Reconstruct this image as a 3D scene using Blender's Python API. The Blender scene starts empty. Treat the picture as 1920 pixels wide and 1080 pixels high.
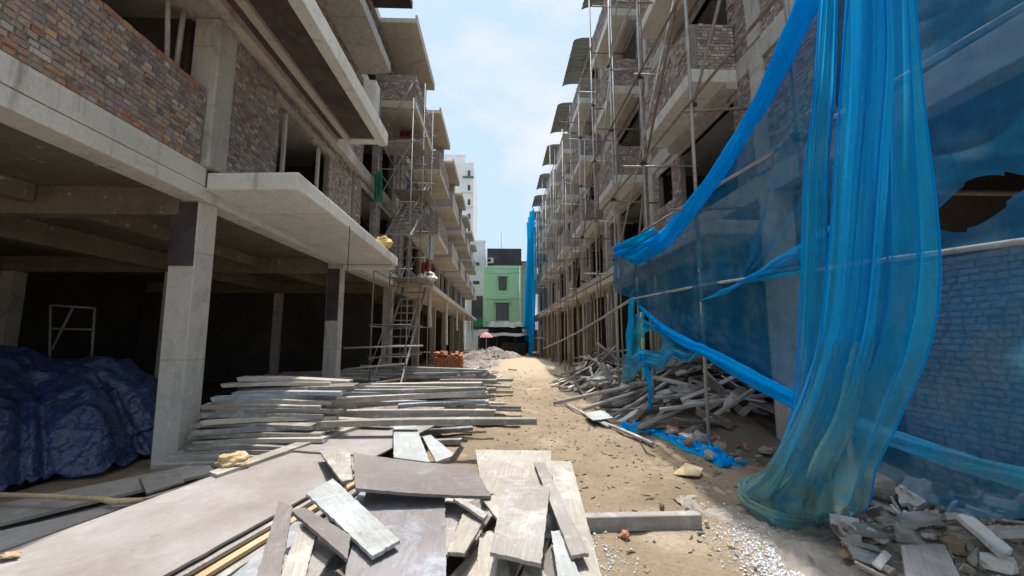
import bpy, math, random
from mathutils import Vector, Matrix, noise
S = bpy.context.scene
COL = S.collection
R = random.Random(7)
rad = math.radians
V = Vector

# ---------------------------------------------------------------- camera
FPX, EYE = 760.0, 1.6
PITCH, YAW = rad(6.902), rad(1.796)
cam = bpy.data.cameras.new("camera"); camo = bpy.data.objects.new("camera", cam); COL.objects.link(camo)
cam.sensor_width = 36; cam.lens = FPX/1920*36; cam.clip_start = .05; cam.clip_end = 3000
camo.location = (0, 0, EYE); camo.rotation_euler = (math.pi/2+PITCH, 0, -YAW)
S.camera = camo
_F = V((math.sin(YAW)*math.cos(PITCH), math.cos(YAW)*math.cos(PITCH), math.sin(PITCH)))
_R = V((math.cos(YAW), -math.sin(YAW), 0)); _U = _R.cross(_F); _C = V((0, 0, EYE))
def at(px, py, ax, val):
    """survey point: the spot of the place that lies on the plane ax=val along a sight line of the photo"""
    d = _F*FPX+_R*(px-960)+_U*(540-py); i = 'xyz'.index(ax)
    return _C+d*((val-_C[i])/d[i])

# ---------------------------------------------------------------- world and sun
SUN = V((.06, .28, .95)).normalized()
w = bpy.data.worlds.new("World"); S.world = w; w.use_nodes = True
nt = w.node_tree; N = nt.nodes; L = nt.links; N.clear()
out = N.new('ShaderNodeOutputWorld'); bg = N.new('ShaderNodeBackground'); sky = N.new('ShaderNodeTexSky')
sky.sky_type = 'NISHITA'; sky.sun_disc = False
sky.sun_elevation = math.asin(SUN.z); sky.sun_rotation = math.atan2(SUN.x, SUN.y)
sky.air_density = 1.2; sky.dust_density = .8; sky.ozone_density = 1.0
tc = N.new('ShaderNodeTexCoord'); mp = N.new('ShaderNodeMapping'); mp.inputs['Scale'].default_value = (1.5, 1.5, 3.2)
mp.inputs['Location'].default_value = (.35, .2, .4)
nz = N.new('ShaderNodeTexNoise'); nz.inputs['Scale'].default_value = 1.7; nz.inputs['Detail'].default_value = 7; nz.inputs['Roughness'].default_value = .55
rp = N.new('ShaderNodeValToRGB'); rp.color_ramp.elements[0].position = .42; rp.color_ramp.elements[1].position = .64
rp.color_ramp.elements[0].color = (.05, .05, .05, 1); rp.color_ramp.elements[1].color = (1, 1, 1, 1)
mx = N.new('ShaderNodeMix'); mx.data_type = 'RGBA'; dt = N.new('ShaderNodeVectorMath'); dt.operation = 'DOT_PRODUCT'; dt.inputs[1].default_value = SUN; L.new(tc.outputs['Generated'], dt.inputs[0])
pw = N.new('ShaderNodeMapRange'); pw.inputs['From Min'].default_value = .86; pw.inputs['From Max'].default_value = 1; pw.inputs['To Min'].default_value = 2.65; pw.inputs['To Max'].default_value = 58; L.new(dt.outputs['Value'], pw.inputs['Value'])  # clouds round the sun, above the view, brightened to raise ambient light
cl = N.new('ShaderNodeVectorMath'); cl.operation = 'SCALE'; cl.inputs[0].default_value = (.95, .99, 1.05); L.new(pw.outputs[0], cl.inputs['Scale']); L.new(cl.outputs[0], mx.inputs['B'])
L.new(tc.outputs['Generated'], mp.inputs['Vector']); L.new(mp.outputs[0], nz.inputs['Vector']); L.new(nz.outputs['Fac'], rp.inputs[0])
L.new(rp.outputs[0], mx.inputs['Factor']); dk = N.new('ShaderNodeMix'); dk.data_type = 'RGBA'; dk.blend_type = 'DARKEN'; dk.inputs['Factor'].default_value = 1; dk.inputs['B'].default_value = (1.75, 2.3, 2.9, 1); L.new(sky.outputs[0], dk.inputs['A']); L.new(dk.outputs['Result'], mx.inputs['A']); L.new(mx.outputs['Result'], bg.inputs[0])
bg.inputs[1].default_value = .13; L.new(bg.outputs[0], out.inputs[0])
sl = bpy.data.lights.new("sun", 'SUN'); sl.energy = 2.0; sl.angle = rad(.6); sl.color = (1, .95, .87)
so = bpy.data.objects.new("sun", sl); COL.objects.link(so); so.location = (0, 0, 40)
so.rotation_euler = (-SUN).to_track_quat('-Z', 'Y').to_euler()
S.view_settings.view_transform = 'Standard'; S.view_settings.look = 'None'; S.view_settings.exposure = 1.46; S.view_settings.gamma = 1
S.render.engine = 'CYCLES'
S.cycles.max_bounces = 10; S.cycles.transparent_max_bounces = 24; S.cycles.diffuse_bounces = 5
try: S.cycles.use_denoising = True
except Exception: pass

# ---------------------------------------------------------------- materials
def newmat(name):
    m = bpy.data.materials.new(name); m.use_nodes = True; t = m.node_tree; t.nodes.clear()
    o = t.nodes.new('ShaderNodeOutputMaterial'); b = t.nodes.new('ShaderNodeBsdfPrincipled'); t.links.new(b.outputs[0], o.inputs[0])
    return m, t, b, o
def nd(t, ty, **k):
    n = t.nodes.new('ShaderNode'+ty)
    for a, v in k.items():
        if a in n.inputs.keys() if isinstance(a, str) else False: n.inputs[a].default_value = v
        else: setattr(n, a, v)
    return n
def coords(t, scale=(1, 1, 1), rnd=True):
    c = nd(t, 'TexCoord'); m = nd(t, 'Mapping'); m.inputs['Scale'].default_value = scale
    t.links.new(c.outputs['Object'], m.inputs['Vector'])
    if rnd:
        oi = nd(t, 'ObjectInfo'); mu = nd(t, 'Math', operation='MULTIPLY'); mu.inputs[1].default_value = 37.
        t.links.new(oi.outputs['Random'], mu.inputs[0]); t.links.new(mu.outputs[0], m.inputs['Location'])
    return m.outputs[0]
def noise_ramp(t, vec, scale, lo, hi, detail=6, rough=.6, dist=0):
    n = nd(t, 'TexNoise'); n.inputs['Scale'].default_value = scale; n.inputs['Detail'].default_value = detail
    n.inputs['Roughness'].default_value = rough; n.inputs['Distortion'].default_value = dist
    t.links.new(vec, n.inputs['Vector'])
    r = nd(t, 'MapRange'); r.inputs['From Min'].default_value = lo; r.inputs['From Max'].default_value = hi
    t.links.new(n.outputs['Fac'], r.inputs['Value']); return r.outputs[0], n.outputs['Fac']
def mixc(t, fac, a, b, mode='MIX'):
    m = nd(t, 'Mix', data_type='RGBA', blend_type=mode)
    for s, v in (('A', a), ('B', b)):
        if isinstance(v, tuple): m.inputs[s].default_value = (*v, 1)
        else: t.links.new(v, m.inputs[s])
    if isinstance(fac, (int, float)): m.inputs['Factor'].default_value = fac
    else: t.links.new(fac, m.inputs['Factor'])
    return m.outputs['Result']
def bump(t, b, h, strength, dist=.01):
    n = nd(t, 'Bump'); n.inputs['Strength'].default_value = strength; n.inputs['Distance'].default_value = dist
    t.links.new(h, n.inputs['Height']); t.links.new(n.outputs[0], b.inputs['Normal'])

def surface(name, c1, c2, c3=None, rough=.85, s1=1.2, s2=14, stretch=(1, 1, 1), bs=.4, bd=.01, metal=0, amt3=.5, lo3=.52, hi3=.66, spec=.3, form=0):
    """layered weathering: broad tone, blotches of c3, fine grain"""
    m, t, b, o = newmat(name); v = coords(t, stretch)
    f, _ = noise_ramp(t, v, s1, .35, .65); c = mixc(t, f, c1, c2)
    if c3:
        g, _ = noise_ramp(t, v, s1*3.1, lo3, hi3, 8, .68, .6); mu = nd(t, 'Math', operation='MULTIPLY'); mu.inputs[1].default_value = amt3
        t.links.new(g, mu.inputs[0]); c = mixc(t, mu.outputs[0], c, c3)
    h, hf = noise_ramp(t, v, s2, .25, .75, 8, .7); c = mixc(t, .5, c, mixc(t, h, (.72, .72, .72), (1.22, 1.22, 1.22)), 'MULTIPLY')
    if form:
        u = nd(t, 'UVMap'); k = nd(t, 'TexBrick'); k.offset = .5; t.links.new(u.outputs[0], k.inputs['Vector']); k.inputs['Scale'].default_value = 1
        k.inputs['Brick Width'].default_value = 1.22; k.inputs['Row Height'].default_value = .40; k.inputs['Mortar Size'].default_value = .005; k.inputs['Mortar Smooth'].default_value = .3
        k.inputs['Color1'].default_value = (.86, .86, .86, 1); k.inputs['Color2'].default_value = (1.1, 1.1, 1.08, 1); k.inputs['Mortar'].default_value = (.62, .6, .57, 1)
        c = mixc(t, form, c, k.outputs['Color'], 'MULTIPLY')
        d, _ = noise_ramp(t, coords(t, (5, 5, .45)), 1.5, .55, .75, 6, .7); mu = nd(t, 'Math', operation='MULTIPLY'); mu.inputs[1].default_value = .85
        t.links.new(d, mu.inputs[0]); c = mixc(t, mu.outputs[0], c, mixc(t, .65, c, (.09, .08, .07)))
        vo = nd(t, 'TexVoronoi'); vo.inputs['Scale'].default_value = 34; t.links.new(v, vo.inputs['Vector'])
        r = nd(t, 'MapRange'); r.inputs['From Min'].default_value = .05; r.inputs['From Max'].default_value = .14; t.links.new(vo.outputs['Distance'], r.inputs['Value'])
        kk, _ = noise_ramp(t, v, 4.0, .50, .58); mm = nd(t, 'Math', operation='MAXIMUM'); t.links.new(r.outputs[0], mm.inputs[0]); t.links.new(kk, mm.inputs[1])
        c = mixc(t, mm.outputs[0], mixc(t, .6, c, (.10, .09, .08)), c)
        sp, _ = noise_ramp(t, v, 7.5, .60, .68, 9, .75); c = mixc(t, sp, c, (.70, .69, .66))
    t.links.new(c, b.inputs['Base Color']); b.inputs['Roughness'].default_value = rough; b.inputs['Metallic'].default_value = metal
    b.inputs['Specular IOR Level'].default_value = spec
    bump(t, b, hf, bs, bd); return m

M = {}
M['concrete'] = surface('concrete', (.47, .455, .42), (.58, .56, .525), (.27, .25, .22), s1=.9, s2=22, amt3=.55, stretch=(1, 1, .7), form=.55)
M['pale_concrete'] = surface('pale_concrete', (.64, .635, .59), (.74, .73, .68), (.36, .34, .30), s1=1.1, s2=26, amt3=.45, lo3=.55, hi3=.7, form=.55)
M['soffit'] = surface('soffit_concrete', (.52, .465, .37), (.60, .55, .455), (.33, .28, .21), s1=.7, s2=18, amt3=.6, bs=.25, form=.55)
M['dim_soffit'] = surface('shaded_ceiling', (.20, .175, .13), (.26, .23, .175), (.13, .11, .085), s1=.7, s2=18, amt3=.6, bs=.25, form=.55)  # darker copy of the soffit, with the shade under the slabs in its colour
M['dark_soffit'] = surface('formwork_and_shade', (.055, .04, .037), (.10, .075, .068), (.16, .12, .10), s1=1.6, s2=16)  # formwork colour, also on the ceiling sheet added as shade
M['old_concrete'] = surface('weathered_concrete', (.43, .40, .365), (.54, .51, .47), (.27, .24, .21), s1=1.1, s2=20, amt3=.6, form=.55)
M['dark_patch'] = surface('dark_paint', (.045, .038, .045), (.085, .07, .08), (.2, .18, .17), s1=3, s2=30, amt3=.5, lo3=.6, hi3=.75)
M['tube'] = surface('galvanised_tube', (.38, .37, .36), (.52, .51, .50), (.24, .18, .14), rough=.5, s1=4, s2=30, metal=.35, amt3=.5, bs=.15)
M['dull_tube'] = surface('dull_tube', (.24, .235, .23), (.33, .325, .32), (.17, .13, .10), rough=.6, s1=4, s2=30, metal=.2, amt3=.5, bs=.15)
M['rusty_tube'] = surface('rusty_tube', (.20, .15, .12), (.30, .25, .21), (.12, .06, .035), rough=.7, s1=5, s2=30, metal=.2)
M['bamboo'] = surface('bamboo', (.42, .32, .18), (.55, .44, .28), (.22, .14, .07), rough=.6, s1=4, s2=20)
M['white_metal'] = surface('white_paint', (.55, .55, .54), (.68, .68, .66), (.35, .30, .26), rough=.5, s1=3)
M['sheet_metal'] = surface('roof_sheet', (.34, .385, .375), (.42, .465, .455), (.17, .15, .13), rough=.5, s1=1, s2=12, metal=.2, bs=.1)
M['dark_metal'] = surface('dark_sheet', (.05, .045, .05), (.085, .075, .08), None, rough=.6, s1=.8)
M['green_paint'] = surface('green_paint', (.44, .80, .49), (.50, .85, .55), (.36, .66, .40), s1=.35, s2=8, amt3=.4, bs=.1)
M['white_wall'] = surface('white_wall', (.62, .65, .68), (.72, .74, .76), (.5, .5, .5), s1=.3, s2=6, amt3=.4, bs=.1)
M['shade_wall'] = surface('shaded_inner_wall', (.05, .042, .038), (.085, .07, .062), None, s1=.8, s2=9)  # shade inside the houses is put into this wall colour
M['inner_ground'] = surface('inner_dirt', (.10, .08, .062), (.15, .12, .09), None, s1=.8, s2=9)  # dirt darkened so the interior floors look shaded
M['glass'] = surface('window_glass', (.03, .04, .045), (.06, .07, .075), None, rough=.15, spec=.6, bs=.05)
M['dark'] = surface('dark_plastic', (.025, .025, .028), (.05, .05, .055), None, rough=.6)
M['stone'] = surface('broken_stone', (.24, .22, .195), (.38, .35, .31), (.17, .145, .12), s1=4, s2=30, bs=.6)
M['dirty_stone'] = surface('dusty_stone', (.22, .19, .16), (.33, .29, .25), (.14, .11, .09), s1=4, s2=30, bs=.6)
M['plaster'] = surface('broken_plaster', (.62, .59, .55), (.74, .71, .67), (.4, .36, .3), s1=4, s2=30, bs=.5)
M['gravel'] = surface('white_gravel', (.48, .48, .49), (.72, .72, .73), (.3, .3, .31), s1=30, s2=80)
M['clod'] = surface('earth_clod', (.20, .14, .085), (.30, .22, .14), None, s1=6)
M['red_clay'] = surface('red_clay', (.36, .12, .06), (.46, .19, .10), (.45, .36, .3), s1=5, s2=30)
M['paper'] = surface('brown_paper', (.5, .36, .2), (.62, .48, .3), (.3, .18, .09), s1=6)
M['yellow_sack'] = surface('yellow_sack', (.62, .42, .12), (.72, .55, .25), (.75, .68, .5), s1=4)
M['red_cloth'] = surface('red_cloth', (.20, .025, .035), (.28, .05, .05), None, s1=4)
M['green_cloth'] = surface('green_cloth', (.02, .16, .10), (.04, .26, .16), None, s1=4)
M['white_cloth'] = surface('white_cloth', (.66, .65, .63), (.76, .75, .73), (.4, .37, .34), s1=4)
M['pink_cloth'] = surface('pink_cloth', (.66, .26, .27), (.72, .36, .36), None, s1=3)
M['cable'] = surface('black_cable', (.04, .04, .04), (.08, .08, .08), None, s1=6)

def wood(name, stops, stain=(.72, .70, .68), amt=.5, grain=(1.6, 22, 22), bs=.5, gc=.75):
    """weathered wood: tone by object, grain along local x, splashes of cement"""
    m, t, b, o = newmat(name); v = coords(t, grain); v2 = coords(t, (1, 1, 1))
    oi = nd(t, 'ObjectInfo'); cr = nd(t, 'ValToRGB'); cr.color_ramp.interpolation = 'CONSTANT'
    el = cr.color_ramp.elements
    while len(el) < len(stops): el.new(.5)
    for i, c in enumerate(stops): el[i].position = i/len(stops); el[i].color = (*c, 1)
    t.links.new(oi.outputs['Random'], cr.inputs[0])
    g, gf = noise_ramp(t, v, 2.2, .3, .7, 9, .7, .4)
    c = mixc(t, gc, cr.outputs[0], mixc(t, g, (.55, .52, .5), (1.3, 1.3, 1.3)), 'MULTIPLY')
    s, _ = noise_ramp(t, v2, 3.3, .52, .66, 9, .72, .8); mu = nd(t, 'Math', operation='MULTIPLY'); mu.inputs[1].default_value = amt
    t.links.new(s, mu.inputs[0]); c = mixc(t, mu.outputs[0], c, stain)
    lo, _ = noise_ramp(t, v2, 1.1, .35, .65, 5, .6); c = mixc(t, 1, c, mixc(t, lo, (.80, .78, .75), (1.10, 1.10, 1.10)), 'MULTIPLY')
    br, _ = noise_ramp(t, v2, 2.3, .57, .68, 8, .75, 1.2); mu5 = nd(t, 'Math', operation='MULTIPLY'); mu5.inputs[1].default_value = .45; t.links.new(br, mu5.inputs[0]); c = mixc(t, mu5.outputs[0], c, (.23, .17, .125))
    s3, _ = noise_ramp(t, v2, 24, .60, .72, 6, .7); mu3 = nd(t, 'Math', operation='MULTIPLY'); mu3.inputs[1].default_value = .6
    t.links.new(s3, mu3.inputs[0]); c = mixc(t, mu3.outputs[0], c, stain)
    s4, _ = noise_ramp(t, v2, 15, .63, .70, 8, .75); c = mixc(t, s4, c, mixc(t, .7, c, (.11, .085, .08)))
    s2, _ = noise_ramp(t, v2, 7.0, .60, .70, 9, .75, .5); c = mixc(t, s2, c, mixc(t, .6, c, (.10, .085, .075)))
    t.links.new(c, b.inputs['Base Color']); b.inputs['Roughness'].default_value = .8; b.inputs['Specular IOR Level'].default_value = .25
    bump(t, b, gf, bs, .006); return m
M['plank'] = wood('weathered_planks', [(.30, .28, .25), (.42, .40, .37), (.26, .27, .28), (.50, .46, .39), (.35, .33, .31), (.22, .20, .18), (.44, .43, .42), (.33, .36, .40)], amt=.45)
M['scrap'] = wood('scrap_timber', [(.16, .13, .11), (.40, .37, .34), (.09, .075, .065), (.55, .53, .50), (.24, .21, .19), (.68, .66, .63), (.13, .105, .09), (.34, .32, .30)], amt=.3)
M['ply_pink'] = wood('worn_film_plywood', [(.30, .275, .268)], stain=(.40, .37, .365), amt=.5, grain=(2.5, 30, 30), bs=.2, gc=.22)
M['ply_grey'] = wood('grey_film_plywood', [(.20, .18, .175)], stain=(.36, .34, .35), amt=.4, grain=(3, 40, 40), bs=.3, gc=.4)
M['ply_pale'] = wood('cement_whitened_board', [(.37, .345, .305)], stain=(.57, .545, .50), amt=.75, grain=(1.2, 28, 28), bs=.6, gc=.55)
M['ply_marble'] = wood('mottled_plywood', [(.25, .235, .245)], stain=(.36, .40, .47), amt=.85, grain=(3, 30, 30), bs=.3, gc=.4)
M['ply_mid'] = wood('greyed_plywood', [(.31, .29, .275)], stain=(.50, .475, .46), amt=.6, grain=(1.6, 34, 34), bs=.4, gc=.5)
M['ply_blue'] = wood('bluish_board', [(.36, .375, .38)], stain=(.55, .565, .565), amt=.65, grain=(1.4, 30, 30), bs=.4, gc=.4)
M['raw_wood'] = wood('raw_timber', [(.50, .37, .22)], stain=(.6, .52, .4), amt=.4, grain=(1.2, 16, 16))

def brick_attr():
    m, t, b, o = newmat('rough_brick'); a = nd(t, 'Attribute', attribute_name='Col'); v = coords(t)
    f, hf = noise_ramp(t, v, 38, .25, .75, 6, .7); c = mixc(t, .7, a.outputs['Color'], mixc(t, f, (.6, .6, .6), (1.3, 1.3, 1.3)), 'MULTIPLY')
    g, _ = noise_ramp(t, v, 17, .50, .62, 8, .78, .8); mu = nd(t, 'Math', operation='MULTIPLY'); mu.inputs[1].default_value = .75
    t.links.new(g, mu.inputs[0]); c = mixc(t, mu.outputs[0], c, (.44, .41, .385)); g2, _ = noise_ramp(t, v, 12, .54, .66, 8, .78, .5); c = mixc(t, g2, c, mixc(t, .7, c, (.10, .085, .08)))
    g3, _ = noise_ramp(t, v, 1.6, .52, .66, 6, .7); mu = nd(t, 'Math', operation='MULTIPLY'); mu.inputs[1].default_value = .45; t.links.new(g3, mu.inputs[0]); c = mixc(t, mu.outputs[0], c, (.42, .39, .365))
    t.links.new(c, b.inputs['Base Color']); b.inputs['Roughness'].default_value = .9; b.inputs['Specular IOR Level'].default_value = .15
    bump(t, b, hf, .7, .01); return m
M['brick'] = brick_attr()
def brick_uv():
    m, t, b, o = newmat('far_brick'); u = nd(t, 'UVMap'); k = nd(t, 'TexBrick'); t.links.new(u.outputs[0], k.inputs['Vector'])
    k.inputs['Scale'].default_value = 1; k.inputs['Brick Width'].default_value = .23; k.inputs['Row Height'].default_value = .075; k.inputs['Mortar Size'].default_value = .012
    k.inputs['Color1'].default_value = (.42, .335, .305, 1); k.inputs['Color2'].default_value = (.34, .29, .28, 1); k.inputs['Mortar'].default_value = (.40, .375, .345, 1)
    v = coords(t); g, hf = noise_ramp(t, v, 5, .42, .66, 8, .75, .6); c = mixc(t, g, k.outputs['Color'], (.32, .285, .255))
    t.links.new(c, b.inputs['Base Color']); b.inputs['Roughness'].default_value = .9; bump(t, b, k.outputs['Fac'], -.5, .01); return m
M['far_brick'] = brick_uv()

def net(name, col, col2, dens, dens2, gather=0., foot=None):
    """woven safety net: mostly gaps, coloured threads; denser where threads bunch"""
    m, t, b, o = newmat(name); t.nodes.remove(b)
    v = coords(t, (1, 1, 1), False); f, _ = noise_ramp(t, coords(t, (3.5, 3.5, .5), False), 2.2, .35, .68, 5, .6)
    c = nd(t, 'TexCoord'); sx = nd(t, 'SeparateXYZ'); t.links.new(c.outputs['Object'], sx.inputs[0])
    d, _ = noise_ramp(t, v, 2.4, .48, .72, 6, .7)
    cc = mixc(t, d, col, col2)
    st, _ = noise_ramp(t, coords(t, (26, 26, 1.1), False), 2.0, .3, .7, 5, .6); av = nd(t, 'Math', operation='MULTIPLY_ADD'); av.inputs[1].default_value = .55
    t.links.new(st, av.inputs[0]); hf_ = nd(t, 'Math', operation='MULTIPLY'); hf_.inputs[1].default_value = .5; t.links.new(f, hf_.inputs[0]); t.links.new(hf_.outputs[0], av.inputs[2]); f = av.outputs[0]
    if foot:
        fz = nd(t, 'MapRange'); fz.inputs['From Min'].default_value = 1.5; fz.inputs['From Max'].default_value = .25; t.links.new(sx.outputs['Z'], fz.inputs['Value'])
        fm = nd(t, 'Math', operation='MULTIPLY'); t.links.new(fz.outputs[0], fm.inputs[0]); dd, _ = noise_ramp(t, coords(t, (2.2, 2.2, .6), False), 2.0, .3, .55, 5, .6); t.links.new(dd, fm.inputs[1]); cc = mixc(t, fm.outputs[0], cc, foot)
    df = nd(t, 'BsdfDiffuse'); tl = nd(t, 'BsdfTranslucent'); tr = nd(t, 'BsdfTransparent'); tr.inputs[0].default_value = (.86, .93, 1, 1)
    t.links.new(cc, df.inputs[0]); t.links.new(cc, tl.inputs[0])
    a = nd(t, 'MixShader'); a.inputs[0].default_value = .5; t.links.new(df.outputs[0], a.inputs[1]); t.links.new(tl.outputs[0], a.inputs[2])
    mr = nd(t, 'MapRange'); mr.inputs['To Min'].default_value = dens; mr.inputs['To Max'].default_value = dens2; t.links.new(f, mr.inputs['Value'])
    zr = nd(t, 'MapRange'); zr.inputs['From Min'].default_value = 1.0; zr.inputs['From Max'].default_value = 3.2; zr.inputs['To Min'].default_value = 0; zr.inputs['To Max'].default_value = gather; t.links.new(sx.outputs['Z'], zr.inputs['Value'])
    ad = nd(t, 'Math', operation='ADD'); t.links.new(mr.outputs[0], ad.inputs[0]); t.links.new(zr.outputs[0], ad.inputs[1]); mr = ad
    e = nd(t, 'MixShader'); t.links.new(mr.outputs[0], e.inputs[0]); t.links.new(tr.outputs[0], e.inputs[1]); t.links.new(a.outputs[0], e.inputs[2])
    t.links.new(e.outputs[0], o.inputs[0]); return m
M['net_sheet'] = net('blue_net', (.03, .27, .54), (.18, .40, .57), .50, .70)
M['net_fold'] = net('gathered_blue_net', (.02, .55, .90), (.04, .57, .88), .44, .66, .24, (.30, .52, .46))
M['net_roll'] = net('rolled_blue_net', (.0, .46, .95), (.01, .52, .96), .88, .97)
M['net_dirty'] = net('muddy_blue_net', (.06, .50, .66), (.28, .52, .44), .36, .55, 0, (.34, .50, .40))

def tarp_mat():
    m, t, b, o = newmat('blue_tarpaulin'); v = coords(t)
    f, hf = noise_ramp(t, v, 3.5, .35, .7, 8, .65, 1.2); c = mixc(t, f, (.010, .020, .085), (.035, .055, .16))
    g, _ = noise_ramp(t, v, 2.0, .55, .7, 6, .7); c = mixc(t, g, c, (.07, .085, .14))
    t.links.new(c, b.inputs['Base Color']); b.inputs['Roughness'].default_value = .38; b.inputs['Specular IOR Level'].default_value = .6
    hs = []
    for sc, wt in ((1.7, 1.0), (3.9, .45), (8.5, .2)):
        nn_ = nd(t, 'TexNoise'); nn_.inputs['Scale'].default_value = sc*.8; t.links.new(v, nn_.inputs['Vector'])
        va = nd(t, 'VectorMath', operation='MULTIPLY_ADD'); va.inputs[1].default_value = (.5, .5, .5); t.links.new(nn_.outputs['Color'], va.inputs[0]); t.links.new(v, va.inputs[2])
        vo = nd(t, 'TexVoronoi'); vo.inputs['Scale'].default_value = sc; t.links.new(va.outputs[0], vo.inputs['Vector'])
        mu = nd(t, 'Math', operation='MULTIPLY'); mu.inputs[1].default_value = wt; t.links.new(vo.outputs['Distance'], mu.inputs[0]); hs.append(mu.outputs[0])
    a1 = nd(t, 'Math', operation='ADD'); t.links.new(hs[0], a1.inputs[0]); t.links.new(hs[1], a1.inputs[1]); a2 = nd(t, 'Math', operation='ADD'); t.links.new(a1.outputs[0], a2.inputs[0]); t.links.new(hs[2], a2.inputs[1])
    bump(t, b, a2.outputs[0], .5, .14); return m
M['tarp'] = tarp_mat()

def ground_mat():
    m, t, b, o = newmat('sandy_dirt'); v = coords(t, (1, 1, 1), False)
    f, _ = noise_ramp(t, v, .55, .38, .64, 7, .6, .5); c = mixc(t, f, (.315, .245, .172), (.235, .18, .125))
    s, _ = noise_ramp(t, v, .9, .54, .68, 8, .65, .8); c = mixc(t, s, c, (.43, .35, .255))
    p_, _ = noise_ramp(t, v, .75, .52, .62, 9, .7, .6); mp_ = nd(t, 'Math', operation='MULTIPLY'); mp_.inputs[1].default_value = .65; t.links.new(p_, mp_.inputs[0]); c = mixc(t, mp_.outputs[0], c, (.20, .15, .105))
    at_ = nd(t, 'Attribute', attribute_name='sand'); c = mixc(t, at_.outputs['Fac'], c, (.45, .37, .265))
    g, hf = noise_ramp(t, v, 26, .3, .7, 10, .75); c = mixc(t, .6, c, mixc(t, g, (.62, .60, .58), (1.28, 1.28, 1.28)), 'MULTIPLY')
    vo = nd(t, 'TexVoronoi'); vo.inputs['Scale'].default_value = 19; t.links.new(v, vo.inputs['Vector'])
    r = nd(t, 'MapRange'); r.inputs['From Min'].default_value = .07; r.inputs['From Max'].default_value = .16; t.links.new(vo.outputs['Distance'], r.inputs['Value'])
    k, _ = noise_ramp(t, v, 3.0, .48, .62); mm = nd(t, 'Math', operation='MAXIMUM'); t.links.new(r.outputs[0], mm.inputs[0]); t.links.new(k, mm.inputs[1])
    c = mixc(t, mm.outputs[0], mixc(t, .55, c, (.12, .085, .06)), c)
    t.links.new(c, b.inputs['Base Color']); b.inputs['Roughness'].default_value = .95; b.inputs['Specular IOR Level'].default_value = .1
    bump(t, b, hf, .9, .03); return m
M['ground'] = ground_mat()

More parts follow.
